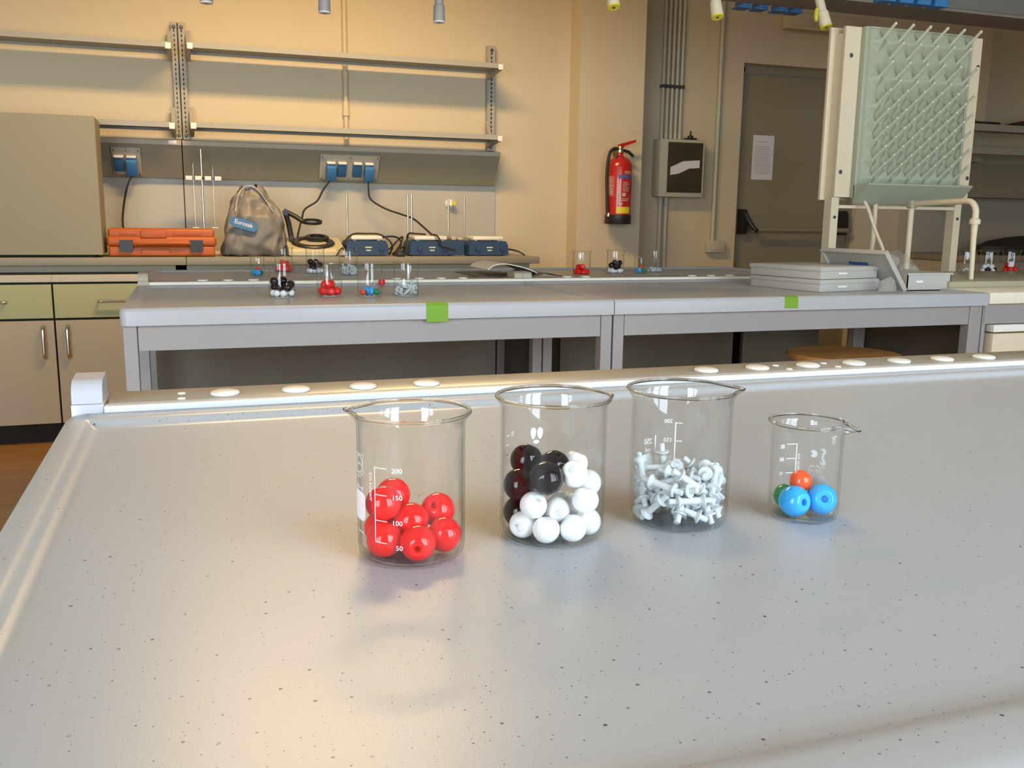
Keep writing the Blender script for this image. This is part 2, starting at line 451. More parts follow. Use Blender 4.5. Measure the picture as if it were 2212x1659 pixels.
counter(-1.7, -.0255, 'grey wall worktop under the tall cabinet and orange toolbox')
counter(-.0235, 1.84, 'grey wall worktop carrying the plastic bag and blue hotplates')
s = MB().box(-1.7, -.023, 5.438, 5.4485, .90, 1.30).build('splashback', 'splash_board', smooth=False); tag(s, 'white splash panel behind the orange toolbox', 'panel')
s = MB().box(-.018, 1.764, 5.438, 5.4485, .90, 1.30).build('splashback', 'splash_board', smooth=False); tag(s, 'white splash panel behind the hotplates', 'panel')

tc_ = thing('wall_cabinet', 'large plain beige cabinet standing on the wall counter at left', 'cabinet', (-.40, 4.88, .9))
MB().box(-.95, 0, .004, .25, .016, .655, .002).build('body', 'beige_panel', tc_, smooth=False)
MB().box(-.95, -.001, -.014, .003, .012, .657, .002).build('front', 'beige_panel', tc_, smooth=False)
MB().box(-.92, -.04, .02, .23, 0, .018).build('gap_shade', 'dark_gap', tc_, smooth=False)  # dark slab stands in for the shaded gap under the cabinet

# trunking with sockets
def trunk(x0, x1, label):
    t = thing('socket_trunking', label, 'trunking', (x0, 0, 0)); L = x1 - x0
    MB().prism([(5.286, 1.468), (5.400, 1.30), (5.449, 1.30), (5.449, 1.468)], 0, L, 'x').build('sloping_front', 'trunk_grey', t, smooth=False)
    MB().prism([(5.28, 1.466), (5.28, 1.490), (5.449, 1.506), (5.449, 1.468), (5.286, 1.466)], 0, L, 'x').build('top_rail', 'trunk_rail', t, smooth=False)
    return t
trunk(-1.7, -.022, 'brown-grey socket trunking between tall cabinet and shelf uprights')
trunk(-.017, 1.745, 'long brown-grey socket trunking with four blue sockets')
SLO = Vector((0, .562, -.827)).normalized(); SN = Vector((0, -.827, -.562)).normalized()
def slope_M(x, z):
    y = 5.286 + (1.468 - z) / (1.468 - 1.30) * .114
    m = Matrix.Identity(4)
    for i in range(3):
        m[i][0] = (1, 0, 0)[i]; m[i][1] = -SLO[i]; m[i][2] = SN[i]; m[i][3] = (x, y, z)[i]
    return m       # local x = along wall, y = up the slope, z = outwards
def plate(x0, x1, xs, label, plugged):
    M = slope_M((x0 + x1) / 2, 1.385); h = (x1 - x0) / 2
    t = thing('socket_plate', label, 'socket'); t.matrix_world = M
    MB().box(-h, h, -.082, .080, .0005, .012, .004).build('plate', 'plate_grey', t)
    MB().box(-h, h, .055, .080, .012, .018, .002).build('top_lip', 'plate_grey', t)
    sw = MB()
    for sx in (-h + .012, 0, h - .012):
        for sy in (-.072, .068):
            sw.lathe([(0, .0), (.0035, 0), (.0035, .002), (0, .002)], 8, Matrix.Translation((sx, sy, .0185 if sy > 0 else .0115)))
    sw.build('screw', 'screw_grey', t)
    for i, x in enumerate(xs):
        x -= (x0 + x1) / 2
        so = MB().box(x - .025, x + .025, -.052, .030, .012, .030, .004).build('socket', 'socket_blue', t)
        MB().box(x - .024, x + .024, .030, .040, .012, .034, .003).build('hinge', 'white_plastic', so)
    return M
MP = plate(-.367, -.225, (-.333, -.272), 'grey socket plate with two blue sockets beside the tall cabinet', (1,))
MQ = plate(.70, 1.032, (.761, .823, .909, .974), 'grey socket plate with four blue sockets in the middle of the trunking', (0, 3))
def plug(x, label, path):
    t = thing('plug', label, 'plug')
    M = slope_M(x, 1.385)
    t.matrix_world = M
    MB().box(-.027, .027, -.062, .026, .0305, .062, .007).build('body', 'plug_blue', t)
    iv = M.inverted()
    st = M @ Vector((0, -.060, .045))
    pts = smooth_path([st] + [Vector(p) for p in path], 7)
    MB().tube([iv @ p for p in pts], .0055, 8).build('cord', 'black_rubber', t)
plug(-.272, 'blue plug whose black cord drops behind the orange toolbox', [(-.30, 5.33, 1.25), (-.325, 5.36, 1.15), (-.335, 5.36, 1.06), (-.325, 5.34, .98), (-.30, 5.28, .906)])
plug(.761, 'blue plug whose black cord runs to the magnifier on the cream counter', [(.715, 5.33, 1.25), (.68, 5.33, 1.19), (.61, 5.30, 1.145), (.585, 5.25, 1.09), (.56, 5.2, 1.02), (.55, 5.20, .965)])
plug(.974, 'blue plug whose black cord swings down to the middle hotplate', [(.972, 5.33, 1.26), (.985, 5.33, 1.205), (1.06, 5.30, 1.155), (1.14, 5.25, 1.125), (1.20, 5.2, 1.10), (1.235, 5.1, 1.055), (1.25, 4.99, 1.02)])
la = MB().box(-.086, -.046, 5.2775, 5.2795, 1.472, 1.489).build('sticker', 'paper', smooth=False); tag(la, 'small white sticker on the trunking edge below the shelf uprights', 'sticker')

js = MB().box(-.024, -.017, 5.4486, 5.4497, .90, 1.50).box(-.0165, -.0115, 5.415, 5.4497, 1.51, 2.10).build('gap_shade_strip', 'dark_gap', smooth=False); tag(js, 'thin black strip darkening the gap between the two wall panels and shelf posts', 'joint')  # black strips added in the gaps to stand in for their shade
# shelves
def upright(x0, x1, label):
    t = thing('shelf_upright', label, 'shelf post', (x0, 5.449, 1.505)); w_ = x1 - x0
    MB().box(0, w_, -.040, 0, 0, .60, .002).build('post', 'shelf_steel', t, smooth=False)
    s_ = MB()
    for k in range(22): s_.box(w_ * .42, w_ * .58, -.0412, -.039, .035 + k * .0245, .049 + k * .0245)
    s_.build('slot_row', 'dark_gap', t, smooth=False)
    b_ = MB()
    for z in (.02, .575): b_.lathe([(0, -.001), (.009, -.001), (.009, .006), (.006, .009), (0, .009)], 12, Matrix.Translation((w_ / 2, -.040, z)) @ Matrix.Rotation(pi / 2, 4, 'X'))
    b_.build('bolt', 'screw_grey', t)
upright(-.047, -.0165, 'slotted steel shelf post, left one of the touching pair')
upright(-.0115, .022, 'slotted steel shelf post, right one of the touching pair')
upright(1.702, 1.750, 'slotted steel shelf post at the free right end of the shelves')
def shelf(x0, x1, z, label):
    t = thing('wall_shelf', label, 'shelf', (x0, 5.15, z)); L = x1 - x0
    MB().box(0, L, .0, .225, -.012, 0).box(0, L, -.0005, .004, -.026, .0005).box(0, L, .221, .225, -.026, 0).build('shelf_board', 'shelf_steel', t, smooth=False)
    for xx in (-.014, L - .006):
        MB().prism([(.262, .10), (.262, -.055), (.18, -.045), (.005, -.030), (.0, -.006), (.20, .0)], xx + .0, xx + .02, 'x').build('bracket', 'shelf_steel', t, smooth=False)
    for xx in (-.012, L - .016):
        MB().box(xx, xx + .028, -.006, -.001, -.034, -.004, .002).build('end_clip', 'white_plastic', t)
shelf(-1.15, -.060, 1.960, 'upper steel shelf of the left bay, cut by the picture edge')
shelf(-1.15, -.060, 1.570, 'lower steel shelf of the left bay, ending above the tall cabinet')
shelf(.040, 1.700, 1.966, 'upper steel shelf of the long right bay')
shelf(.040, 1.700, 1.575, 'lower steel shelf of the long right bay, just above the trunking')
# vertical gas pipe behind the shelves
gp = thing('wall_pipe', 'thin beige pipe running down the wall behind the shelves', 'pipe', (.868, 5.430, 1.51))
MB().rod((0, 0, 0), (0, 0, HT - 1.51), .0125, 14).build('pipe', 'wall_paint', gp)
MB().lathe([(.0125, .155), (.019, .16), (.019, .185), (.016, .19), (.016, .235), (.0125, .24)], 14).build('coupling', 'wall_paint', gp)
MB().lathe([(.0125, .36), (.016, .362), (.016, .40), (.0125, .402)], 14).build('coupling', 'wall_paint', gp)

# ---------------------------------------------------------------- things standing on the wall counter
tb = thing('toolbox', 'orange plastic toolbox with two black latches on the wall counter', 'toolbox', (-.13, 4.93, .9))
MB().box(-.250, .246, .0, .20, .002, .052, .010, 3).box(-.10, .03, -.006, .0, .006, .040, .003).build('lower_half', 'tool_orange', tb)
b = MB().box(-.258, .254, -.006, .20, .050, .100, .016, 3).box(-.250, .246, .0, .20, .088, .138, .014, 3)
b.box(-.10, .02, -.009, .004, .092, .132, .004).box(-.20, -.12, -.002, .004, .104, .128, .003).box(.05, .19, -.002, .004, .104, .128, .003)
b.build('lid', 'tool_orange', tb)
MB().tube(smooth_path([(-.13, -.004, .060), (-.10, -.016, .066), (0, -.020, .068), (.10, -.016, .068), (.13, -.004, .064)], 5), .010, 10).build('carry_handle', 'tool_orange', tb)
for x in (-.168, .158):
    MB().prism([(-.030, .082), (.030, .082), (.031, .034), (.024, .024), (-.024, .024), (-.031, .034)], -.014, 0, 'y', Matrix.Translation((x, 0, 0))).build('latch', 'black_plastic', tb, smooth=False)

# crumpled carrier bag, rings of an irregular oval
bg = thing('plastic_bag', 'crumpled grey plastic carrier bag with a blue logo beside the toolbox', 'bag', (.31, 5.02, .903))
rnd = random.Random(11)
levels = [(.0, -.150, .150, .075), (.012, -.157, .156, .09), (.05, -.151, .157, .095), (.10, -.142, .157, .098), (.15, -.131, .154, .092), (.20, -.118, .142, .080), (.24, -.106, .124, .064), (.275, -.092, .102, .048), (.305, -.078, .078, .036), (.33, -.062, .050, .026), (.345, -.048, .022, .016)]
vs = []; NS = 40
ph = [rnd.uniform(0, 6.28) for _ in range(6)]
for (z, xa, xb, dy) in levels:
    for k in range(NS):
        a = 2 * pi * k / NS; cx, hw = (xa + xb) / 2, (xb - xa) / 2
        c_, s_ = cos(a), sin(a)
        sx = math.copysign(abs(c_) ** .6, c_); sy = math.copysign(abs(s_) ** .6, s_)
        crum = .010 * sin(5 * a + ph[0] + z * 20) + .007 * sin(9 * a + ph[1] - z * 34) + rnd.uniform(-.004, .004)
        vs.append((cx + hw * sx, dy * sy * (1 + 0) + crum * (1 if z > .01 else .3), z + (.012 * sin(3 * a + ph[2]) if z > .29 else 0)))
fs = []
for i in range(len(levels) - 1):
    for k in range(NS):
        j = (k + 1) % NS
        fs.append((i * NS + k, i * NS + j, (i + 1) * NS + j, (i + 1) * NS + k))
fs.append(tuple(range(NS))[::-1])
mb = MB().faces(vs, fs)
bgo = mb.build('bag_body', 'bag_grey', bg, ang=22)
md = bgo.modifiers.new('sub', 'SUBSURF'); md.levels = 1; md.render_levels = 2
tx = bpy.data.textures.new('crumple', 'VORONOI'); tx.noise_scale = .068
dm = bgo.modifiers.new('crumple', 'DISPLACE'); dm.texture = tx; dm.strength = .030; dm.mid_level = .30; dm.texture_coords = 'LOCAL'
for yy, mm_ in ((-.050, 'cap_white'), (.03, 'bag_grey')):
    pts = smooth_path([(-.088, yy * 1.5, .225), (-.078, yy * 1.25, .28), (-.058, yy, .325), (-.030, yy * .8, .352), (.005, yy * .8, .350), (.035, yy, .325), (.062, yy * 1.2, .285), (.095, yy * 1.6, .225)], 6)
    MB().strip([Vector(p) for p in pts], (.25, 1, -.55), .022, .0015).build('handle', mm_, bg)
pl = MB(); outl = []
for cx, s in ((.047, 1), (-.047, -1)):
    outl += [(cx + .024 * cos(a), .024 * sin(a)) for a in [(-pi / 2 + pi * k / 8) * 1 + (0 if s > 0 else pi) for k in range(9)]]
LM = Matrix.Translation((-.053, -.122, .160)) @ Matrix.Rotation(radians(17), 4, 'Y')
pl.prism(outl, -.0008, .0008, 'y', LM); lg = pl.build('logo', 'logo_blue', bg, smooth=False)
t_ = text_mesh('Eurotek', .030, spacing=.95)
bmesh.ops.transform(t_, matrix=LM @ Matrix.Translation((0, -.0012, .003)) @ Matrix.Rotation(pi / 2, 4, 'X'), verts=t_.verts[:])
mb = MB(); mb._add(t_)
t_ = text_mesh('Nuova', .009); bmesh.ops.transform(t_, matrix=LM @ Matrix.Translation((.012, -.0012, -.016)) @ Matrix.Rotation(pi / 2, 4, 'X'), verts=t_.verts[:]); 
t_.free(); mb.build('lettering', 'print_white', lg, smooth=False)

# colony counter: cream wedge, dark ring, black magnifier arm
cc = thing('colony_counter', 'cream colony counter with dark ring and black magnifier arm on the counter', 'instrument', (.60, 5.0, .9))
MB().prism([(-.10, .008), (-.10, .026), (-.085, .040), (.14, .092), (.15, .086), (.15, .008)], -.123, .165, 'x').box(-.11, .145, -.08, .13, 0, .009).build('body', 'counter_cream', cc, ang=20)
TILT = Matrix.Translation((.015, .02, .0655)) @ Matrix.Rotation(radians(13), 4, 'X')
MB().lathe([(.072, .0), (.112, 0), (.114, .006), (.108, .012), (.078, .012), (.072, .006), (.072, 0)], 40, TILT).build('ring', 'black_plastic', cc)
MB().lathe([(0, .001), (.071, .001), (.071, .0025), (0, .0025)], 36, TILT).build('ground_plate', 'plate_grey', cc)
MB().lathe([(.04, .0), (.062, 0), (.064, .010), (.058, .014), (.04, .014), (.04, 0)], 32, Matrix.Translation((.045, .09, .088)) @ Matrix.Rotation(radians(13), 4, 'X')).build('dish_holder', 'black_plastic', cc)
ar = MB().box(-.105, -.080, .045, .075, .065, .105, .004)
ar.tube([(-.092, .06, .09), (-.105, .06, .17), (-.12, .06, .225)], .014, 10).tube([(-.127, .06, .235), (-.07, .05, .205), (-.03, .03, .178)], .013, 10).rod((-.118, .045, .226), (-.118, .078, .226), .016)
ar.build('arm', 'black_plastic', cc)
LZ = Matrix.Translation((.012, .02, .178)) @ Matrix.Rotation(radians(12), 4, 'X')
MB().lathe([(.044, -.006), (.053, -.006), (.053, .007), (.044, .007), (.044, -.006)], 36, LZ).build('lens_frame', 'black_plastic', cc)
MB().lathe([(0, -.003), (.044, -.001), (.044, .001), (0, .003)], 36, LZ).build('lens', 'lens_glass', cc)

def hotplate(x, y, label, rods, W=.23, marks=True):
    t = thing('hotplate_stirrer', label, 'hotplate', (x, y, .9)); h = W / 2
    MB().prism([(-h, .006), (-h + .004, .060), (-h + .016, .082), (h - .016, .082), (h - .004, .060), (h, .006)], 0, .19, 'y').box(-h + .02, h - .02, .02, .17, 0, .007).build('body', 'hotplate_blue', t, smooth=False)
    tp = MB().box(-h + .03, h - .03, .01, .17, .088, .108, .004)
    for fx in (-h + .05, h - .05):
        for fy in (.03, .15): tp.rod((fx, fy, .080), (fx, fy, .09), .008)
    tp.build('top_plate', 'hotplate_white', t)
    for fx in (-h + .055, h - .04):
        k = MB().lathe([(0, 0), (.014, 0), (.013, .012), (0, .013)], 20, Matrix.Translation((fx, .0, .040)) @ Matrix.Rotation(pi / 2, 4, 'X')); k.build('knob', 'hotplate_blue', t)
    lm = MB()
    for i, wv in enumerate((.036, .026)): lm.box(.005 - wv / 2, .005 + wv / 2, -.001, .0005, .044 - i * .016, .051 - i * .016)
    lm.build('label_mark', 'label_green', t, smooth=False)
    for (rx, zz) in rods:
        MB().rod((rx - x, .205, .03), (rx - x, .205, zz - .9), .0052, 10).box(rx - x - .012, rx - x + .012, .18, .215, .02, .05, .002).build('support_rod', 'steel_rod', t)
    return t
hotplate(.893, 4.95, 'blue hotplate stirrer with white top nearest the cream colony counter', [(.820, 1.228)])
hotplate(1.243, 4.95, 'middle blue hotplate stirrer with two steel rods behind it', [(1.160, 1.234), (1.182, 1.232)], .24)
hotplate(1.572, 4.95, 'blue hotplate stirrer at the right end of the counter', [(1.488, 1.23)], .235)
h4 = thing('hotplate_stirrer', 'dark blue hotplate stirrer set back between the middle and right ones', 'hotplate', (1.412, 5.02, .9))
MB().prism([(-.04, .0), (-.038, .07), (-.03, .084), (.03, .084), (.038, .07), (.04, .0)], 0, .16, 'y').build('body', 'hotplate_blue', h4, smooth=False)
MB().box(-.030, -.002, .02, .12, .085, .105, .003).box(.006, .032, .02, .12, .085, .100, .003).build('top_block', 'plate_grey', h4)
MB().rod((-.008, .175, .02), (-.008, .175, .322), .0055, 10).build('support_rod', 'steel_rod', h4)
def cable(label, pts, r=.005):
    o = MB().tube(smooth_path(pts, 8), r, 8).build('power_cable', 'black_rubber'); tag(o, label, 'cable', None); return o
cable('black cable looped over the top of the first hotplate', [(.765, 4.935, .965), (.775, 4.94, .985), (.82, 4.97, 1.016), (.89, 4.99, 1.0185), (.96, 4.97, 1.016), (1.005, 4.93, .985), (1.025, 4.94, .95), (1.02, 4.97, .92), (1.03, 5.05, .906)])
cable('tangle of black cable lying between the first two hotplates', [(1.01, 5.12, .907), (1.04, 5.06, .94), (1.08, 5.05, .985), (1.115, 5.10, 1.0), (1.10, 5.06, .97), (1.06, 5.0, .93), (1.035, 4.98, .912), (1.045, 4.95, .906), (1.075, 4.97, .94), (1.108, 5.02, .945), (1.10, 5.04, .915), (1.06, 5.08, .907)])
cable('black cable stretched level behind the first hotplate', [(.99, 5.16, .99), (1.03, 5.16, .998), (1.08, 5.17, 1.0), (1.12, 5.20, .985), (1.128, 5.19, .95), (1.11, 5.17, .93), (1.09, 5.16, .906)])
cable('short black cable arched over the middle hotplate top', [(1.15, 5.155, .95), (1.155, 5.13, 1.015), (1.19, 5.08, 1.018), (1.23, 5.03, 1.016)])
cable('black cable drooping down the front of the middle hotplate', [(1.25, 4.985, 1.0155), (1.27, 4.94, 1.012), (1.285, 4.925, .985), (1.29, 4.925, .96), (1.33, 4.925, .945), (1.375, 4.93, .93)])
cable('black cable end lying on the counter right of the last hotplate', [(1.69, 5.06, .935), (1.715, 5.0, .935), (1.745, 4.95, .926), (1.775, 4.92, .906)])
cable('black cord lying beside the cream colony counter', [(.715, 4.865, .907), (.735, 4.88, .935), (.752, 4.90, .945), (.765, 4.93, .925), (.77, 4.99, .906)], .004)
ap = thing('plug_adapter', 'black plug adapter lying between the first two hotplates', 'adapter', (1.06, 4.89, .9))
MB().box(-.022, .022, -.015, .015, 0, .026, .006).rod((-.012, 0, .02), (.008, 0, .034), .006).build('body', 'black_plastic', ap)

# burette stand behind the toolbox
bs = thing('burette_stand', 'steel burette stand with white clamps behind the orange toolbox', 'stand', (.072, 5.20, .9))
MB().box(-.09, .09, -.06, .14, 0, .014, .003).build('base', 'white_plastic', bs)
MB().rod((0, .02, .01), (0, .02, .545), .0055, 12).build('rod', 'chrome', bs)
for x in (-.065, -.018, .030, .080):
    MB().box(x - .017, x + .017, -.012, .012, .385, .407, .003).box(x - .003, x + .011, -.014, -.010, .394, .398).build('clamp', 'white_plastic', bs)
MB().box(-.08, .095, .012, .020, .390, .402).build('clamp_bar', 'black_plastic', bs)
for x, z0, z1, lb in ((-.042, .10, .47, 'thin glass burette hanging left of the stand rod'), (.055, .10, .46, 'thin glass burette hanging right of the stand rod')):
    bt = thing('burette', lb, 'burette', (.072 + x, 5.195, .9))
    MB().lathe([(.0055, z0 + .05), (.0055, z1), (.0045, z1), (.0045, z0 + .05)], 14).lathe([(.0055, z0 + .05), (.002, z0 + .03), (.0015, z0), (.001, z0)], 14).build('tube', 'lab_glass', bt)
    MB().rod((-.014, 0, z0 + .04), (.016, 0, z0 + .04), .0035).build('stopcock', 'white_plastic', bt)
wt = thing('wall_gas_tap', 'round yellow-cream gas tap on the splash panel behind the hotplates', 'gas tap', (1.475, 5.437, 1.19))
RX = Matrix.Rotation(pi / 2, 4, 'X')
MB().lathe([(0, 0), (.027, 0), (.027, .012), (.018, .02), (.014, .045), (0, .047)], 24, RX).build('knob', 'cap_white', wt)
MB().lathe([(0, .03), (.013, .03), (.013, .055), (0, .056)], 16, Matrix.Translation((.018, 0, .004)) @ RX).build('cap', 'tap_yellow', wt)

# ---------------------------------------------------------------- on the pillar and beyond
fe = thing('fire_extinguisher', 'red fire extinguisher hanging on the cream pillar', 'fire extinguisher', (2.478, 5.202, 1.083))
MB().lathe([(0, .05), (.078, .05), (.079, .06), (.079, .335), (.076, .358), (.066, .376), (.046, .392), (.026, .402), (.020, .412), (.020, .426), (0, .426)], 40).build('cylinder', 'extinguisher_red', fe)
MB().lathe([(0, .0), (.079, .0), (.081, .004), (.081, .054), (.076, .058), (0, .058)], 36).build('base_cup', 'black_plastic', fe)
MB().lathe([(.0, .424), (.024, .424), (.024, .440), (.017, .446), (.017, .462), (0, .464)], 20).rod((-.02, 0, .446), (-.052, -.008, .428), .009).lathe([(0, 0), (.016, 0), (.016, .006), (0, .006)], 16, Matrix.Translation((-.048, -.03, .412)) @ Matrix.Rotation(pi / 2, 4, 'X')).build('valve', 'brass', fe)
MB().prism([(-.012, .455), (-.014, .470), (.006, .478), (.10, .503), (.104, .497), (.10, .489), (.03, .465), (.015, .450)], -.009, .009, 'y').build('lever', 'extinguisher_red', fe)
MB().prism([(.012, .449), (.06, .438), (.085, .418), (.094, .404), (.087, .400), (.072, .412), (.05, .424), (.012, .434)], -.009, .009, 'y').build('grip', 'black_plastic', fe)
MB().tube(smooth_path([(-.02, -.01, .446), (-.05, -.02, .444), (-.078, -.03, .42), (-.093, -.035, .37), (-.098, -.035, .28), (-.093, -.035, .18), (-.086, -.030, .10), (-.080, -.030, .055)], 6), .010, 12).build('hose', 'black_rubber', fe)
MB().lathe([(0, 0), (.012, .0), (.012, .02), (0, .02)], 12, Matrix.Translation((-.078, -.03, .045))).build('hose_clip', 'chrome', fe)
def cyl_patch(R, a0, a1, z0, z1, n=10):
    vs = []
    for i in range(n + 1):
        a = a0 + (a1 - a0) * i / n
        vs += [(R * cos(a), R * sin(a), z0), (R * cos(a), R * sin(a), z1)]
    return vs, [(2 * i, 2 * i + 2, 2 * i + 3, 2 * i + 1) for i in range(n)]
A0 = radians(-90 - 25)      # towards the camera
def ang(u): return A0 + asin(max(-1, min(1, u)))
MB().faces(*cyl_patch(.0795, ang(-.95), ang(-.35), .165, .285)).build('left_label', 'label_red', fe)
MB().faces(*cyl_patch(.0795, ang(-.05), ang(.88), .268, .292)).build('blue_band', 'label_blue', fe)
MB().faces(*cyl_patch(.0795, ang(-.15), ang(.85), .064, .102)).build('yellow_sticker', 'label_yellow', fe)
pr = MB()
for k in range(9): pr.faces(*cyl_patch(.0797, ang(-.90), ang(-.42 - random.random() * .2), .272 - k * .0115, .277 - k * .0115))
for k in range(3): pr.faces(*cyl_patch(.0796, ang(.42), ang(.86), .298 + k * .006, .301 + k * .006))
for k in range(6): pr.faces(*cyl_patch(.0796, ang(.30), ang(.60 + random.random() * .25), .245 - k * .010, .249 - k * .010))
for k in range(4): pr.faces(*cyl_patch(.0796, ang(-.12), ang(.12), .240 - k * .018, .252 - k * .018, 4))
for k in range(2): pr.faces(*cyl_patch(.0796, ang(-.15 + k * .42), ang(.12 + k * .42), .165, .185, 4))
pr.faces(*cyl_patch(.0796, ang(-.12), ang(.78), .148, .152)).faces(*cyl_patch(.0796, ang(-.12), ang(.70), .138, .142)).faces(*cyl_patch(.0796, ang(-.12), ang(.3), .118, .128))
pr.build('label_print', 'plate_grey', fe)
MB().box(-.02, .02, .078, .093, .30, .36).build('bracket', 'screw_grey', fe, smooth=False)

fb = thing('fuse_box', 'grey wall fuse box with a dark see-through door', 'fuse box', (3.07, 5.6, 1.445))
MB().box(-.165, .165, -.105, .0, -.185, .185, .008).build('body', 'box_grey', fb)
MB().box(-.118, .150, -.112, -.104, -.155, .165, .003).build('door', 'smoked_door', fb)
MB().faces([(-.09, -.1135, -.045), (-.09, -.1135, .005), (.0, -.1135, .045), (.125, -.1135, .055), (.125, -.1135, .005), (.05, -.1135, .0), (-.03, -.1135, -.035)], [(0, 1, 2, 3, 4, 5, 6)]).build('paper_slip', 'paper', fb, smooth=False)
MB().box(-.12, -.112, -.114, -.10, -.16, .17).box(.148, .156, -.114, -.10, -.16, .17).build('door_frame', 'box_grey', fb, smooth=False)
MB().box(.04, .115, -.085, -.035, .185, .198, .004).lathe([(.02, .198), (.018, .212), (.006, .218), (.005, .245), (0, .246)], 14, Matrix.Translation((.078, -.06, 0))).build('cable_plug', 'black_plastic', fb)
for k in range(5):
    o = thing('conduit', ['leftmost of the five thin grey conduits above the fuse box', 'second conduit from the left above the fuse box', 'middle conduit of the five above the fuse box', 'second conduit from the right above the fuse box', 'rightmost of the five conduits above the fuse box'][k], 'conduit', (2.953 + k * .0335, 5.578, 1.632), group='conduits above the fuse box')
    MB().rod((0, 0, 0), (0, 0, HT - 1.632), .0105, 12).lathe([(.0105, 0), (.0135, .002), (.0135, .04), (.0105, .042)], 12).build('pipe', 'box_grey', o)
    MB().box(-.016, .016, -.014, .022, .325, .345).build('clip', 'screw_grey', o, smooth=False)
for k in range(2):
    o = thing('conduit', ['left conduit running down below the fuse box', 'right conduit running down below the fuse box'][k], 'conduit', (2.965 + k * .042, 5.578, 0), group='conduits below the fuse box')
    MB().rod((0, 0, 0), (0, 0, 1.262), .0125, 12).lathe([(.0125, 1.20), (.018, 1.21), (.018, 1.26), (.0125, 1.262)], 12).build('pipe', 'box_grey', o)
o = thing('conduit', 'single thin conduit beside the door running down to a wall socket', 'conduit', (3.374, 5.578, .96))
MB().rod((0, 0, 0), (0, 0, HT - .96), .013, 12).lathe([(.013, 1.20), (.016, 1.202), (.016, 1.25), (.013, 1.252)], 12).build('pipe', 'box_grey', o)
jb = thing('wall_socket', 'small grey wall socket box below the conduit by the door', 'socket', (3.395, 5.6, .935))
MB().box(-.068, .068, -.05, 0, -.04, .04, .005).build('box', 'box_grey', jb)
MB().box(-.030, .062, -.0535, -.049, -.026, .026, .002).build('cover', 'plate_grey', jb)
el = thing('emergency_light', 'beige emergency light box above the grey door', 'lamp', (4.16, 5.6, 2.435))
MB().box(-.33, .33, -.06, 0, -.05, .055, .012).box(-.30, -.1, -.066, -.05, -.03, .03, .004).box(.0, .29, -.066, -.05, -.03, .03, .004).build('case', 'wall_paint', el)

# far right: same wall furniture, darker
tr = thing('socket_trunking', 'dark trunking on the far wall right of the drying rack', 'trunking', (4.95, 5.45, 1.30))
MB().box(0, 1.8, -.12, .15, 0, .235).build('front', 'trunk_grey', tr, smooth=False)
fw = MB().box(4.95, 6.75, 5.52, 5.60, .90, 1.30).build('splashback', 'splash_board', smooth=False); tag(fw, 'grey splash panel on the far wall right of the drying rack', 'panel')
for z, lb in ((1.79, 'upper far shelf right of the drying rack'), (1.635, 'lower far shelf right of the drying rack')):
    t = thing('wall_shelf', lb, 'shelf', (4.95, 5.16, z))
    MB().box(0, 1.8, 0, .30, -.02, 0).build('shelf_board', 'shelf_steel', t, smooth=False)
    MB().box(-.0, 1.8, -.004, .0, -.045, .001).build('front_lip', 'shelf_steel', t, smooth=False)
for x in (5.50,):
    t = thing('shelf_upright', 'pale upright behind the far shelves', 'shelf post', (x, 5.6, 1.56))
    MB().box(-.03, .03, -.14, 0, 0, 1.2).build('post', 'wall_paint', t, smooth=False)
t = thing('worktop', 'far wall worktop right of the drying rack', 'counter', (4.9, 4.85, .9))
MB().box(0, 1.85, 0, .66, -.04, 0, .003).build('board', 'counter_grey', t)
MB().box(.02, 1.84, .04, .66, -.9, -.04).build('carcass', 'cream_panel', t, smooth=False)
bk = thing('black_bag', 'black bag lying on the far worktop at right', 'bag', (5.62, 5.05, .9))
MB().lathe([(0, 0), (.42, 0), (.46, .02), (.45, .06), (.36, .095), (.2, .12), (.08, .13), (0, .13)], 28, Matrix.Diagonal((1, .35, 1, 1))).build('body', 'black_rubber', bk)
MB().box(-.36, -.30, -.165, -.15, 0, .05, .004).box(-.05, .02, -.165, -.15, 0, .05, .004).build('strap', 'black_rubber', bk)
dk = thing('black_pouch', 'small black pouch on the upper far shelf beside the drying rack', 'pouch', (5.27, 5.24, 1.79))
MB().box(-.14, .13, -.05, .06, .0, .022, .006).lathe([(0, 0), (.07, 0), (.06, .035), (.02, .05), (0, .05)], 18, Matrix.Translation((-.13, 0, 0))).build('body', 'black_rubber', dk)
dj = thing('folded_cloth', 'dark folded cloth on the upper far shelf at the picture edge', 'cloth', (5.75, 5.26, 1.79))
MB().lathe([(0, 0), (.24, 0), (.22, .02), (.10, .045), (0, .06)], 22, Matrix.Diagonal((1, .4, 1, 1))).build('body', 'black_rubber', dj)

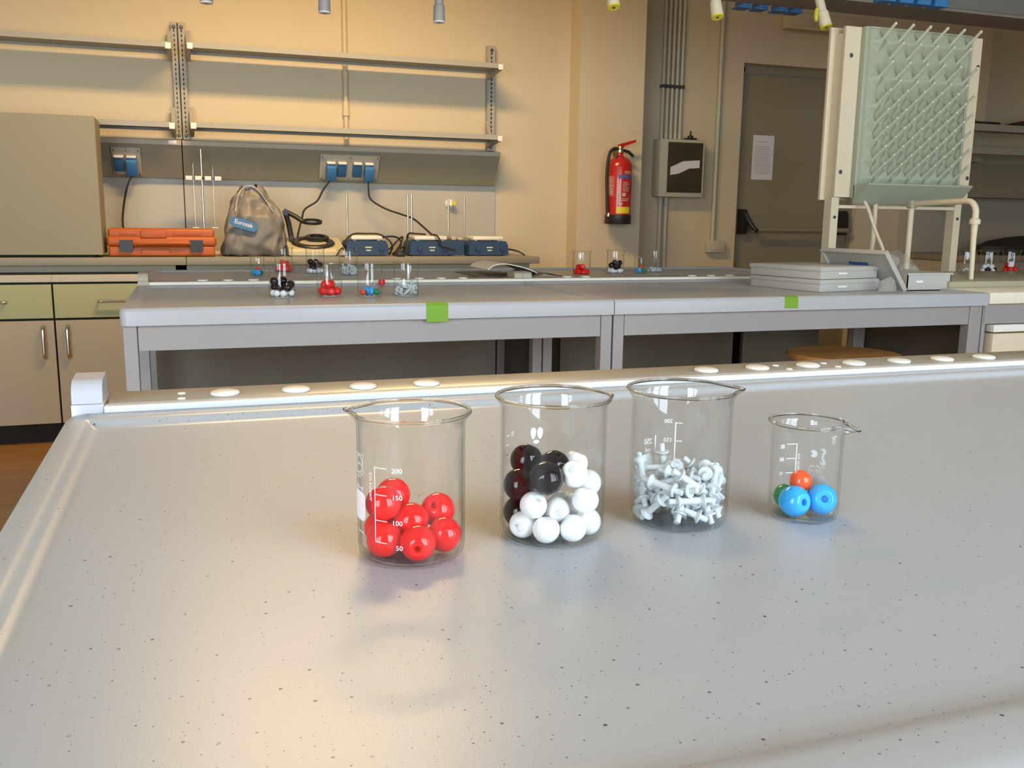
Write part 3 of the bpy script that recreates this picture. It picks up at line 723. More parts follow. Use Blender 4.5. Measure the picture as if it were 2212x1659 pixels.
# ---------------------------------------------------------------- laboratory benches
def bench_top(x0, x1, y0, y1, sides=(1, 1, 1, 1), rc=.022, zo=0.0, flat_back=False):
    """worktop with a raised, rounded rim; sides = left, right, front, back rim strength"""
    sl, sr, sf, sb = sides
    prof = [(.004, .8605 - zo), (.001, .863 - zo), (0, .868), (0, .899), (.0018, .9050), (.007, .9077), (.014, .908), (.027, .9078), (.031, .9070), (.0345, .9046), (.0375, .9022), (.041, .9006), (.048, .9)]
    b = bmesh.new(); rings = []
    K = 6
    for q, (i, z) in enumerate(prof):
        a0, a1, b0, b1 = x0 + i * sl, x1 - i * sr, y0 + i * sf, y1 - (0 if flat_back and q < 7 else i * sb)
        r = max(.003, rc - i * .6)
        ring = []
        for (cx, cy, st, s1, s2) in ((a1 - r, b1 - r, 0, sr, sb), (a0 + r, b1 - r, pi / 2, sl, sb), (a0 + r, b0 + r, pi, sl, sf), (a1 - r, b0 + r, 1.5 * pi, sr, sf)):
            rr = r if min(s1, s2) > .5 else .0015
            ccx = cx + (r - rr) * (1 if cx > (x0 + x1) / 2 else -1); ccy = cy + (r - rr) * (1 if cy > (y0 + y1) / 2 else -1)
            for k in range(K + 1):
                a = st + pi / 2 * k / K
                zz = z + zo
                ring.append(b.verts.new((ccx + rr * cos(a), ccy + rr * sin(a), zz)))
        rings.append(ring)
    n = len(rings[0])
    for A, B in zip(rings, rings[1:]):
        for k in range(n):
            j = (k + 1) % n; b.faces.new((A[k], A[j], B[j], B[k]))
    b.faces.new(rings[0][::-1]); b.faces.new(rings[-1])
    m = MB(); m._add(b); return m

def post(m, x0, x1, y0, y1, z1=.86): m.box(x0, x1, y0, y1, 0, z1, .002); return m
# front bench
fbench = thing('lab_bench', 'speckled grey laboratory bench in front, carrying the four large beakers', 'bench', (0, 0, 0))
bench_top(-.128, 2.1, .228, 1.020, (.7, 1, 1.55, 1.0), flat_back=True).build('worktop', 'worktop', fbench, ang=50)
for x in (-.11, 2.03):
    for y in (.30, .98): post(MB(), x, x + .035, y, y + .04).build('leg', 'bench_frame', fbench, smooth=False)
MB().box(-.075, 2.03, .305, .33, .80, .86).box(-.075, 2.03, .985, 1.01, .80, .86).box(-.11, -.075, .34, .98, .80, .86).build('frame_rail', 'bench_frame', fbench, smooth=False)
led = MB().box(-.0925, 2.1, 1.0204, 1.100, .855, .9105, .0015).box(-.0925, 2.1, 1.0168, 1.031, .9081, .9152, .0008)
led.build('service_ledge', 'bench_edge_white', fbench)
lt = MB().box(-.090, 2.1, 1.0315, 1.0995, .905, .9155, .001).build('ledge_top', 'ledge_grey', fbench)
for x in (.0285, .1055, .182, .2575, .637, .716, .797, .874, .952, 1.03, 1.108):
    MB().lathe([(0, .9155), (.0150, .9155), (.0160, .9167), (.0150, .9187), (.012, .9197), (0, .920)], 28, Matrix.Translation((x, 1.052, 0))).build('cover_cap', 'cap_white', fbench)
for (x, y) in ((-.017, 1.068), (-.017, 1.037), (.756, 1.068), (.756, 1.037), (.835, 1.068), (.835, 1.037)):
    MB().lathe([(0, .9153), (.0045, .9153), (.004, .9165), (0, .9167)], 16, Matrix.Translation((x, y, 0))).build('plug_cap', 'print_white', fbench)
def end_cap(x0, x1, y0, y1, parent, zo=0.0, m_='cap_block'):
    z1 = .9345 + zo
    lo = MB().box(x0, x1, y0, y1, .86, .911 + zo, .001)
    lo.build('cap_base', m_, parent)
    pts = [(y0 + .001, .9115 + zo), (y0 + .001, z1 - .019)] + [(y0 + .021 - .020 * cos(a), z1 - .019 + .019 * sin(a)) for a in [pi / 2 * k / 6 for k in range(1, 7)]] + [(y1 - .006, z1 + .001), (y1, z1 - .004), (y1, .9115 + zo)]
    MB().prism(pts, x0 + .0008, x1 - .0008, 'x').build('end_cap', m_, parent, ang=40)
end_cap(-.124, -.0930, 1.0215, 1.085, fbench, .006)

# second bench: two units in front, two behind, a service ledge between them
def unit(x0, x1, y0, y1, sides, label, frontlegs, front=True):
    t = thing('lab_bench', label, 'bench', (0, 0, 0))
    bench_top(x0, x1, y0, y1, sides, zo=-.008).build('worktop', 'worktop', t, ang=50)
    ya, yb = (y0 + .018, y1 - .20) if front else (y0 + .20, y1 - .05)
    for (a, b) in frontlegs:
        for y in (ya, yb): post(MB(), a, b, y, y + .035, .8585).build('leg', 'bench_frame', t, smooth=False)
    (a0, b0), (a1, b1) = frontlegs[0], frontlegs[-1]
    MB().box(b0 + .0015, a1 - .0015, ya + .002, ya + .022, .80, .8575, .001).box(b0 + .0015, a1 - .0015, yb + .002, yb + .022, .80, .8575).build('apron', 'bench_frame', t, smooth=False)
    MB().box(a0 + .004, b0 - .004, ya + .036, yb - .001, .815, .855).box(a1 + .004, b1 - .004, ya + .036, yb - .001, .815, .855).build('side_rail', 'bench_frame', t, smooth=False)
    return t
u1 = unit(-.160, 1.0635, 2.236, 2.979, (1, .12, 1, 1), 'left front unit of the second bench, carrying four ball and peg beakers', [(-.155, -.125), (1.035, 1.067)])
u2 = unit(1.0655, 2.352, 2.236, 2.979, (.12, .12, 1, 1), 'right front unit of the second bench, carrying the white trays', [(1.0715, 1.103), (2.300, 2.348)])
unit(-.160, 1.0635, 3.064, 3.78, (1, .12, 1, 1), 'left rear unit of the second bench behind the ledge', [(-.155, -.125), (1.035, 1.067)], False)
unit(1.0655, 2.352, 3.064, 3.78, (.12, .12, 1, 1), 'right rear unit of the second bench, carrying a row of four beakers', [(1.0715, 1.103), (2.300, 2.348)], False)
sl = thing('service_ledge', 'narrow service ledge between front and rear units of the second bench', 'ledge', (0, 0, 0))
MB().box(-.124, 4.2, 2.9815, 3.061, .80, .9075, .0015).build('rail', 'cream_edge', sl)
MB().box(-.122, 4.2, 2.991, 3.059, .9, .9082, .001).build('ledge_top', 'ledge_grey', sl)
for x in (.03, .106, .182, .258, .64, .716, .792, .868, 1.25, 1.32, 1.75, 1.83, 1.91, 2.05):
    MB().lathe([(0, .9082), (.0165, .9082), (.0160, .911), (.012, .912), (0, .9125)], 20, Matrix.Translation((x, 3.022, 0))).build('cover_cap', 'cap_white', sl)
end_cap(-.1555, -.1245, 2.9815, 3.062, sl, 0.0, 'trunk_rail')
ec = thing('ledge_joint_block', 'grey block where the ledge halves of the second bench join', 'end cap', (0, 0, 0))
for a, b in ((1.040, 1.0685), (1.0695, 1.102)):
    MB().prism([(2.9805, .909), (2.9805, .919)] + [(2.993 - .0125 * cos(q), .919 + .010 * sin(q)) for q in (.4, .8, 1.2, pi / 2)] + [(3.05, .931), (3.06, .926), (3.06, .909)], a, b, 'x').build('block', 'trunk_rail', ec, ang=40)
# panels under the bench; the long one is added as shade behind the gaps
for x0, x1, y, lb in ((-.112, .935, 2.94, 'dark grey panel under the left half of the second bench'), (1.205, 1.9, 2.96, 'dark panel under the second bench right of the inner legs'), (1.95, 2.29, 2.97, 'dark panel under the second bench behind the stool'), (-.11, 2.29, 3.3, 'long dark sheet added as shade deep under the second bench')):
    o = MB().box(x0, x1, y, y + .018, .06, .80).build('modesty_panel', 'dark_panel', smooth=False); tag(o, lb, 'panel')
st = thing('stool', 'round wooden stool pushed under the right half of the second bench', 'stool', (1.86, 2.285, 0))
MB().lathe([(0, .700), (.162, .700), (.170, .706), (.171, .714), (.164, .721), (0, .722)], 48).build('seat', 'stool_wood', st)
for k in range(4):
    a = pi / 4 + k * pi / 2
    MB().tube([(.10 * cos(a), .10 * sin(a), .70), (.19 * cos(a), .19 * sin(a), .0)], .013, 10).build('leg', 'chrome', st)
MB().tube([(.165 * cos(2 * pi * k / 24), .165 * sin(2 * pi * k / 24), .2) for k in range(24)], .008, 8, True).build('foot_ring', 'chrome', st)
for (x0, x1, lb) in ((.548, .604, 'green tape over the front edge of the second bench, larger left strip'), (1.600, 1.645, 'green tape over the front edge of the second bench near the white trays')):
    pts = [(0, 2.262, .9006), (0, 2.246, .9006), (0, 2.2385, .8985), (0, 2.2352, .892), (0, 2.2348, .885), (0, 2.2348, .866 if x0 > 1 else .853)]
    o = MB().strip([Vector((x0, p[1], p[2])) for p in pts][::-1], (1, 0, 0), x1 - x0, .0008).build('tape', 'tape_green', ang=60); tag(o, lb, 'tape')

# cream sink unit that continues the second bench on the right
mat('sink_olive', (0.40, 0.36, 0.24), 0.35)
sk = thing('sink_bench', 'cream-edged sink unit at the right end of the second bench', 'bench', (0, 0, 0))
MB().box(2.356, 4.2, 2.236, 2.979, .864, .9, .003).build('worktop', 'cream_edge', sk)
MB().box(2.372, 4.2, 2.42, 2.95, .9, .922, .004).build('drainboard', 'sink_olive', sk)
MB().box(2.352, 2.366, 2.254, 2.29, 0, .862).box(2.356, 4.2, 2.252, 2.272, .80, .862).build('frame', 'bench_frame', sk, smooth=False)
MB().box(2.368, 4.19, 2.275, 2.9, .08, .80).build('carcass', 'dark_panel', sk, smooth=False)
MB().box(2.388, 3.3, 2.240, 2.274, .774, .797, .002).build('drawer_rail', 'white_plastic', sk)
MB().box(2.384, 3.3, 2.236, 2.274, .12, .769, .002).build('door', 'rack_white', sk)

# ---------------------------------------------------------------- drying rack standing on the ledge
rk = thing('drying_rack', 'white drying rack with mint green peg panel standing on the second bench', 'drying rack', (0, 0, 0))
MB().box(2.315, 2.958, 2.970, 2.984, 1.205, 1.822, .001).build('front_board', 'rack_white', rk, smooth=False)
MB().box(2.297, 2.94, 3.031, 3.044, 1.195, 1.826, .001).build('rear_board', 'rack_white', rk, smooth=False)
for x in (2.318, 2.914):
    p_ = MB().box(x, x + .034, 2.986, 3.030, .908, 1.80, .001).build('post', 'rack_white', rk, smooth=False)
    MB().lathe([(0, 0), (.006, 0), (.006, .003), (0, .003)], 12, Matrix.Translation((x + .017, 2.986, 1.13)) @ RX).build('screw', 'screw_grey', p_)
MB().box(2.352, 2.914, 2.988, 3.0, 1.164, 1.176).build('cross_bar', 'rack_white', rk, smooth=False)
for (x, z) in ((2.345, 1.720), (2.335, 1.298), (2.945, 1.715), (2.945, 1.290)):
    MB().lathe([(0, 0), (.008, 0), (.008, .0015), (.005, .004), (0, .004)], 14, Matrix.Translation((x, 2.970, z)) @ RX).build('screw', 'screw_grey', rk)
PX = [2.463 + .0794 * k for k in range(6)]; PXE = [2.505 + .0785 * k for k in range(5)]
PZ = [1.825, 1.760, 1.693, 1.628, 1.594, 1.560, 1.526, 1.494, 1.461, 1.427, 1.393, 1.362, 1.329]
BASES = [(x - .010, z - .052) for i, z in enumerate(PZ) for x in (PXE if i % 2 else PX)]
# panel with a shallow pyramid boss under every peg
nx, nz = 84, 104; X0, X1, Z0, Z1 = 2.402, 2.882, 1.212, 1.818
vs = []
for j in range(nz + 1):
    for i in range(nx + 1):
        x = X0 + (X1 - X0) * i / nx; z = Z0 + (Z1 - Z0) * j / nz
        h = 0
        for bx, bz in BASES:
            d = abs(x - bx) / .040 + abs(z - bz) / .036
            if d < 1: h = max(h, .026 * (1 - d))
        ed = min(x - X0, X1 - x, z - Z0, Z1 - z)
        if ed < .004: h = 0
        vs.append((x, 2.957 - h, z))
fs = [(j * (nx + 1) + i, j * (nx + 1) + i + 1, (j + 1) * (nx + 1) + i + 1, (j + 1) * (nx + 1) + i) for j in range(nz) for i in range(nx)]
pm = MB().faces(vs, fs)
pm.box(2.384, 2.402, 2.944, 2.9695, 1.20, 1.822, .002).box(2.882, 2.892, 2.95, 2.9695, 1.20, 1.822, .002).box(2.402, 2.882, 2.950, 2.9695, 1.818, 1.824, .001).box(2.402, 2.882, 2.958, 2.9695, 1.20, 1.818)
pm.build('peg_panel', 'rack_mint', rk, ang=50)
for bx, bz in BASES:
    a_ = Vector((bx, 2.945, bz + .002)); b_ = Vector((bx + .010, 2.885, bz + .052))
    t_ = b_ + (b_ - a_).normalized() * .006
    MB().tube([a_, b_ - (b_ - a_) * .07, b_, t_], .004, 10, radii=[.0060, .0052, .0062, .0028]).build('drying_peg', 'rack_peg', rk)
dt = MB().prism([(2.95, 1.182), (2.874, 1.250), (2.872, 1.256), (2.877, 1.257), (2.951, 1.190), (2.951, 1.215), (2.955, 1.215), (2.955, 1.182)], 2.388, 2.880, 'x')
dt.prism([(2.95, 1.182), (2.874, 1.250), (2.95, 1.250)], 2.384, 2.389, 'x').prism([(2.95, 1.182), (2.874, 1.250), (2.95, 1.250)], 2.878, 2.883, 'x')
dt.build('drip_tray', 'rack_mint', rk, smooth=False)
MB().tube(smooth_path([(2.432, 2.95, 1.20), (2.444, 2.93, 1.16), (2.46, 2.90, 1.08), (2.472, 2.86, 1.0), (2.475, 2.86, .93)], 5), .0065, 10).tube([(2.505, 2.965, 1.19), (2.505, 2.963, 1.05), (2.490, 2.955, .909)], .0095, 10).build('drain_hose', 'rack_white', rk)
fp = thing('gooseneck_faucet', 'white bent pipe faucet in front of the drying rack', 'faucet', (2.53, 2.80, .922))
MB().tube([(0, .0, 0), (-.0, .0, .235)] + [(0, -.022 + .022 * cos(a), .238 + .022 * sin(a)) for a in (.5, 1.0, pi / 2)] + [(0, -.26, .266)] + [(0, -.262 - .040 * sin(a), .226 + .040 * cos(a)) for a in (.35, .7, 1.05, 1.35, pi / 2)] + [(0, -.302, .205)], .0105, 14).build('pipe', 'rack_white', fp)
MB().lathe([(.011, .20), (.017, .20), (.018, .207), (.018, .214), (.014, .218), (.011, .222)], 18, Matrix.Translation((0, -.302, -.012))).build('collar', 'rack_white', fp)
MB().tube([(0, -.302, .200), (0, -.303, .14), (0, -.306, .085), (0, -.31, .001)], .009, 14, radii=[.012, .0095, .0085, .0075]).build('nozzle', 'rack_white', fp)
MB().box(-.014, .014, -.014, .014, .243, .272, .003).build('joint', 'rack_mint', fp)

# ---------------------------------------------------------------- white trays, bags
def tray_mesh(w, d, h, lid=True):
    m = MB()
    m.box(0, w, 0, d, 0, h - .010, .003)
    m.box(-.003, w + .003, -.003, d + .003, h - .012, h, .002)
    if lid: m.box(.0, w, .0, d, h - .001, h + .0015, .001)
    return m
for k, lb in ((0, 'white closed tray at the bottom of the stack of two'), (1, 'white closed tray on top of the stack of two')):
    t = thing('tray_box', lb, 'tray', (1.868, 2.434, .8922 + k * .040), radians(11 if k == 0 else 12))
    tray_mesh(.262, .290, .036).build('body', 'tray_white', t)
    MB().box(.075, .115, -.0042, -.0028, .015 if k else .013, .020 if k else .018).build('handle_slot', 'print_white', t, smooth=False)
lt_ = thing('leaning_tray', 'white tray lid leaning steeply against the stacked trays', 'tray', (2.198, 2.424, .8925))
LMX = Matrix.Rotation(radians(7), 4, 'Z') @ Matrix.Rotation(radians(51), 4, 'Y')
MB().box(-.155, -.002, 0, .27, .0, .004, .001, 2, LMX).box(-.157, 0, -.002, .004, -.010, .006, .001, 2, LMX).box(-.157, 0, .266, .272, -.010, .006, .001, 2, LMX).box(-.159, -.153, -.002, .272, -.010, .006, .001, 2, LMX).box(-.006, 0, -.002, .272, -.010, .006, .001, 2, LMX).build('panel', 'tray_white', lt_, smooth=False)
MB().box(-.11, -.045, .10, .18, -.0008, -.0002, 0, 2, LMX).build('label_patch', 'logo_blue', lt_, smooth=False)
ob = thing('tray_box', 'open white box holding crumpled clear plastic bags', 'tray', (2.209, 2.434, .8922))
m = MB(); W_, D_, H_ = .172, .33, .056
m.box(0, W_, 0, D_, 0, .003).box(0, W_, 0, .003, 0, H_).box(0, W_, D_ - .003, D_, 0, H_).box(0, .003, 0, D_, 0, H_).box(W_ - .003, W_, 0, D_, 0, H_)
m.box(-.003, W_ + .003, -.004, 0, H_ - .006, H_).box(W_, W_ + .003, -.003, D_, H_ - .006, H_)
m.build('body', 'tray_white', ob, smooth=False)
MB().box(.035, .060, -.0012, .0, .026, .032).build('handle_slot', 'print_white', ob, smooth=False)
def crumple(name, label, loc, sx, sy, sz, seed, parent=None, peaks=3):
    r_ = random.Random(seed); b = bmesh.new(); bmesh.ops.create_icosphere(b, subdivisions=3, radius=1)
    pk = [(Vector((r_.uniform(-.8, .8), r_.uniform(-.6, .6), r_.uniform(.5, 1))).normalized(), r_.uniform(.3, .7)) for _ in range(peaks)]
    for v in b.verts:
        n = v.co.normalized(); s = 1 + r_.uniform(-.10, .10)
        for d, a in pk: s += a * max(0, n.dot(d)) ** 10
        v.co = Vector((n.x * sx * s, n.y * sy * s, max(-.0, n.z * s + .25) * sz))
    m = MB(); m._add(b); o = m.build(name, 'clear_film', None, smooth=True, loc=loc, ang=18); tag(o, label, 'bag', None); return o
crumple('plastic_pouch', 'crumpled clear plastic pouch between the leaning lid and the open box', (2.44, 2.83, .925), .045, .06, .045, 3)
crumple('plastic_pouch', 'peaked clear plastic pouch sticking out of the open white box', (2.325, 2.62, .935), .060, .09, .040, 5)
crumple('plastic_pouch', 'small crumpled clear pouch on the bench before the stacked trays', (2.105, 2.405, .895), .034, .018, .026, 8)

for o in COL.objects:
    if o.name.split('.')[0] in ('tray_box', 'leaning_tray'): o.scale = (1.038,) * 3
# binder lying open behind the joint block
nb = thing('open_binder', 'open binder with cream pages and black cover lying behind the ledge joint', 'binder', (1.09, 3.13, .9))
pg = [(-.098, .030), (-.088, .040), (-.072, .047), (-.05, .051), (-.02, .050), (.015, .043), (.05, .034), (.09, .018), (.105, .0085)]
MB().strip(smooth_path([(x, 0, z) for x, z in pg], 4), (0, 1, 0), .23, -.003).build('page_block', 'paper_cream', nb, ang=60)
cv = [(-.155, .0075), (-.10, .0090), (-.04, .0095), (.02, .008), (.055, .0075), (.075, .012), (.10, .018), (.125, .0155), (.15, .008), (.165, .0085)]
MB().strip(smooth_path([(x, -.06, z) for x, z in cv], 4), (0, 1, 0), .30, .002).build('cover', 'black_plastic', nb, ang=60)

# ---------------------------------------------------------------- overhead service boom with taps
bo = thing('service_boom', 'grey overhead service boom with blue sockets above the second bench', 'boom', (0, 0, 0))
MB().box(-1.3, 4.9, 3.2, 3.405, 1.985, 2.30).box(-1.3, 4.9, 3.2, 3.86, 2.29, 2.345).build('body', 'boom_grey', bo, smooth=False)  # flat upper wing is added out of view to shade the rear bench
MB().box(-1.3, 4.9, 3.205, 3.40, 1.973, 1.985).build('underside', 'boom_dark', bo, smooth=False)
MB().box(-.5, -.44, 3.27, 3.33, 2.345, HT).box(2.0, 2.06, 3.27, 3.33, 2.345, HT).box(4.5, 4.56, 3.27, 3.33, 2.345, HT).build('hanger', 'boom_grey', bo, smooth=False)
for k, x in enumerate((2.135, 2.214, 2.307, 2.380)):
    MB().box(x, x + .058, 3.412, 3.47, 1.960, 1.966).box(x + .008, x + .052, 3.405, 3.46, 1.966, 1.984).build('rear_socket', 'socket_blue', bo, smooth=False)
for k in range(4):
    x = 2.615 + k * .086
    MB().prism([(x, 1.972), (x + .066, 1.972), (x + .085, 2.11), (x + .019, 2.11)], 3.150, 3.1995, 'y').build('front_socket', 'plug_blue', bo, smooth=False)
MB().box(2.51, 2.575, 3.15, 3.1995, 1.985, 2.06).build('socket_frame', 'white_plastic', bo, smooth=False)
TX = ((.091, 3.55), (.497, 3.55), (.924, 3.55), (1.424, 3.07), (1.835, 3.07), (2.287, 3.07))
TL = ('shade-toned gas tap hanging from the boom, leftmost and cut by the top edge', 'shade-toned gas tap hanging from the boom beside the wall pipe', 'shade-toned gas tap hanging from the boom over the right shelf bay',
      'white gas tap with yellow end above the fire extinguisher', 'white gas tap with yellow end above the grey door', 'tilted white gas tap with yellow end beside the drying rack')
for k, ((x, y), lb) in enumerate(zip(TX, TL)):
    t = thing('gas_tap', lb, 'gas tap', (x, y, 1.832), group=None)
    front = y < 3.2
    if front: t.location = (x, y + .053, 1.822)
    bm_ = 'rack_white' if front else 'tap_shaded'  # same kind of tap; the rear ones have their shade painted in as grey
    up = .155
    o1 = MB().lathe([(0, .002), (.0215, .002), (.0225, .006), (.0205, .060), (.0165, .064), (.0160, up), (0, up)], 20).build('body', bm_, t)
    o2 = MB().lathe([(.006, .0), (.021, .0), (.0225, .003), (.0218, .012), (.0, .012)], 20).build('tip', 'tap_yellow' if front else 'white_plastic', t)
    ydir = .074 if front else -.14
    o3 = MB().tube([(0, 0, up - .01), (0, 0, up + .03), (0, ydir * .3, up + .045), (0, ydir * 1.02, up + .045)], .012, 10).build('arm', bm_, t)
    MB().lathe([(0, .0), (.005, 0), (.005, .006), (0, .006)], 10, Matrix.Translation((0, 0, -.0005))).build('outlet', 'screw_grey', t)
    if front:
        RT = Matrix.Translation((0, 0, up)) @ Matrix.Rotation(radians(-6 if k == 5 else 1), 4, 'Y') @ Matrix.Rotation(radians(-20), 4, 'X') @ Matrix.Translation((0, 0, -up))
        for o in t.children:
            if o.name.split('.')[0] in ('body', 'tip', 'outlet'): o.data.transform(RT)
    if k == 5:
        mb = MB().tube([(-.022, 0, .075), (-.036, -.004, .048), (-.043, -.006, .026)], .008, 10, radii=[.007, .008, .006]).build('lever', 'tap_yellow', t).data.transform(RT)
# resting places worked out for the balls and pegs: offsets from the base of their beaker
BALLS_B1 = [('r', -0.0195, -0.009, 0.0134), ('r', -0.0011, -0.0215, 0.0134), ('r', 0.0185, -0.0109, 0.0134), ('r', 0.0195, 0.009, 0.0234), ('r', -0.0185, -0.0017, 0.0345), ('r', -0.0077, 0.02, 0.0326), ('r', -0.0004, -0.0006, 0.0213), ('r', -0.017, 0.0131, 0.0134), ('r', 0.0037, 0.0212, 0.0134)]
BALLS_B2 = [('k', -0.0121, -0.0191, 0.0451), ('k', 0.001, 0.0007, 0.0466), ('k', -0.012, 0.0191, 0.0476), ('k', -0.0222, 0.003, 0.0355), ('k', -0.0191, 0.012, 0.0135), ('w', -0.0237, -0.0075, 0.0112), ('w', -0.0124, -0.0216, 0.0112), ('w', 0.0053, -0.0243, 0.0112), ('w', -0.0003, -0.0089, 0.0194), ('w', -0.0194, -0.0156, 0.0266), ('w', 0.0081, -0.0182, 0.0463), ('w', 0.0215, 0.0125, 0.0445), ('w', 0.0247, -0.0034, 0.0348), ('w', 0.0161, -0.019, 0.028), ('w', 0.0171, 0.002, 0.0175), ('w', 0.0203, -0.0145, 0.0112), ('w', 0.0154, 0.0196, 0.0146), ('w', 0.0083, 0.0235, 0.0307), ('w', -0.0093, 0.0231, 0.0273), ('w', 0.001, 0.007, 0.0112), ('w', -0.0015, 0.0249, 0.0112)]
BALLS_B4 = [('u', -0.0115, -0.0052, 0.0132), ('u', 0.0108, -0.0065, 0.0132), ('o', 0.0004, 0.0051, 0.0244), ('g', -0.0052, 0.0139, 0.011)]
PACK_BW = [('w', 0.0054, -0.0073, 0.011), ('w', 0.0231, -0.0075, 0.011), ('w', -0.0166, -0.0178, 0.011), ('w', 0.0219, 0.0104, 0.011), ('w', 0.0002, -0.0243, 0.011), ('w', -0.0076, 0.0048, 0.011), ('w', 0.0088, 0.0226, 0.011), ('w', -0.0091, 0.0225, 0.011), ('w', 0.0071, 0.0077, 0.0209), ('w', -0.0242, -0.0016, 0.011), ('k', 0.0127, -0.0179, 0.0266), ('k', -0.0077, -0.0082, 0.0265), ('k', -0.0, 0.022, 0.0333), ('k', 0.0219, 0.0016, 0.0333), ('k', -0.0218, -0.0033, 0.0435), ('k', 0.0021, 0.0022, 0.044), ('k', -0.0188, 0.0114, 0.0266)]
PACK_WB = [('k', -0.0002, -0.0001, 0.0133), ('k', 0.0011, -0.022, 0.0133), ('k', 0.0212, 0.0059, 0.0133), ('k', -0.0129, 0.0178, 0.0133), ('w', 0.0064, 0.0234, 0.011), ('w', 0.0197, -0.0142, 0.011), ('w', -0.0184, -0.0159, 0.011), ('w', -0.0243, 0.0011, 0.011), ('w', -0.0155, 0.0008, 0.0267), ('w', 0.0144, 0.0196, 0.0267), ('w', 0.0134, -0.0074, 0.0264), ('w', -0.0121, -0.0168, 0.0278), ('w', -0.0018, 0.0122, 0.0294)]
PACK_RED = [('r', -0.0168, -0.0144, 0.0132), ('r', 0.0, 0.0, 0.0132), ('r', 0.0208, -0.0074, 0.0132), ('r', 0.0168, 0.0144, 0.0132), ('r', -0.0208, 0.0074, 0.0132), ('r', -0.0041, 0.0217, 0.0132), ('r', 0.0041, -0.0217, 0.0132), ('r', -0.0085, 0.01, 0.0317), ('r', 0.0125, 0.0023, 0.0316), ('r', -0.0202, -0.0089, 0.0346)]
PACK_COL = [('u', 0.0221, -0.0004, 0.0132), ('u', -0.0004, -0.0039, 0.0132), ('o', 0.0118, 0.0159, 0.01), ('g', -0.019, -0.0128, 0.0115)]
PACK_COLS = [('u', 0.0056, -0.0112, 0.0132), ('u', 0.0055, 0.0112, 0.0132), ('o', -0.004, -0.0, 0.0256), ('g', -0.0137, -0.0038, 0.0115)]
PEGS_BIG = [(-.0117, -.012, .009, -.987, -.158, 0), (.0019, -.0044, .009, -.913, .408, -0), (-.005, -.0046, .0143, .687, .699, -.197), (-.0081, .0025, .0146, -.57, -.75, -.335), (-.0134, .0031, .0134, .606, .64, -.472), (-.0092, -.0004, .0186, .719, -.693, .046), (.0252, -.0103, .009, .378, .926, 0), (-.0096, .0112, .0174, -.056, -.637, .769), (-.0063, .0128, .0225, .974, -.112, .196), (-.0142, .0166, .0143, -.853, -.39, -.348), (-.0116, .0196, .0212, -.098, .59, -.801), (-.0184, .0199, .0233, .736, .677, -.009), (.0171, -.0204, .0148, .77, .568, .292), (-.0089, .02, .028, .958, -.091, -.271), (.0249, .0109, .0124, -.379, .844, -.38), (.0055, .0271, .0164, -.702, .142, .698), (-.0105, -.0246, .009, .935, -.356, -0), (-.0158, .016, .0354, -.61, -.554, -.567), (-.0064, -.0262, .016, -.971, .239, -.001), (.0149, -.0037, .0117, -.07, -.953, .295), (.0171, -.005, .0165, -.986, .163, .041), (.0095, -.0148, .0179, -.894, -.164, -.417), (.0048, -.0112, .0221, -.124, .962, .244), (.0132, -.008, .0225, .244, .919, -.31), (.0152, .0091, .0211, -.616, -.609, .5), (.0041, -.0147, .0291, -.815, .148, -.56), (-.0069, -.0003, .0263, .393, .879, .268), (.017, -.0043, .0263, .864, .419, -.28), (.0052, .0088, .0302, .505, .849, -.156), (.0041, -.0267, .023, -.989, -.149, .012), (-.0223, .0037, .0191, -.412, .073, -.908), (-.0102, -.0193, .023, -.954, .167, -.25), (.0044, -.0048, .0328, .75, .658, .066), (.0041, -.0118, .0362, -.033, .932, .36), (-.0073, -.0203, .0335, -.699, -.341, -.629), (-.0085, -.0257, .0331, -.899, .295, .323), (.0165, .0158, .0216, .897, -.39, .207), (-.0179, -.01, .0285, -.778, -.087, -.622), (-.0245, -.0028, .0221, -.442, .086, -.893), (-.0032, .0065, .0367, -.993, -.088, -.073), (-.0151, .0044, .0421, -.577, .738, -.351), (-.0043, .0187, .0415, .565, -.18, -.805), (-.002, .0029, .0412, .187, .981, .059), (.0009, .0075, .0457, .989, .112, -.097), (.0202, .0189, .0255, .509, -.531, .677), (-.0258, -.0029, .0349, -.263, .833, -.487), (-.027, -.0046, .0275, -.15, .835, -.529), (.0218, -.0183, .0354, -.068, -.085, -.994), (.0194, -.0004, .0363, .746, .665, .031), (-.0168, -.0076, .0391, -.394, .919, -.019), (.0001, .0271, .0327, .981, .007, .193), (.0186, -.0051, .046, -.662, .611, -.433), (.0215, .0175, .037, -.461, .568, -.681)]
PEGS_FEW = [(.0186, -.0158, .009, -.502, -.865, -0), (-.0093, -.0108, .009, 0, 1, -0), (-.0035, -.0112, .0117, -.905, -.298, .304), (.0114, -.0181, .0119, .946, -.053, .319), (-.0156, .0053, .009, .111, .994, -0), (.0009, -.0048, .0129, -.108, -.891, .441), (-.0094, .0109, .0118, -.921, -.245, .302), (-.0033, .0196, .0136, -.304, -.814, .495), (-.0113, -.0009, .016, -.736, -.664, .134), (.0101, .0144, .009, -.124, .992, -0), (-.0269, .003, .009, .111, .994, 0), (.0204, 0, .009, -.613, -.79, -0), (-.0065, .0005, .0198, -.983, .118, .14), (.0168, .0122, .0116, -.003, .96, -.279)]

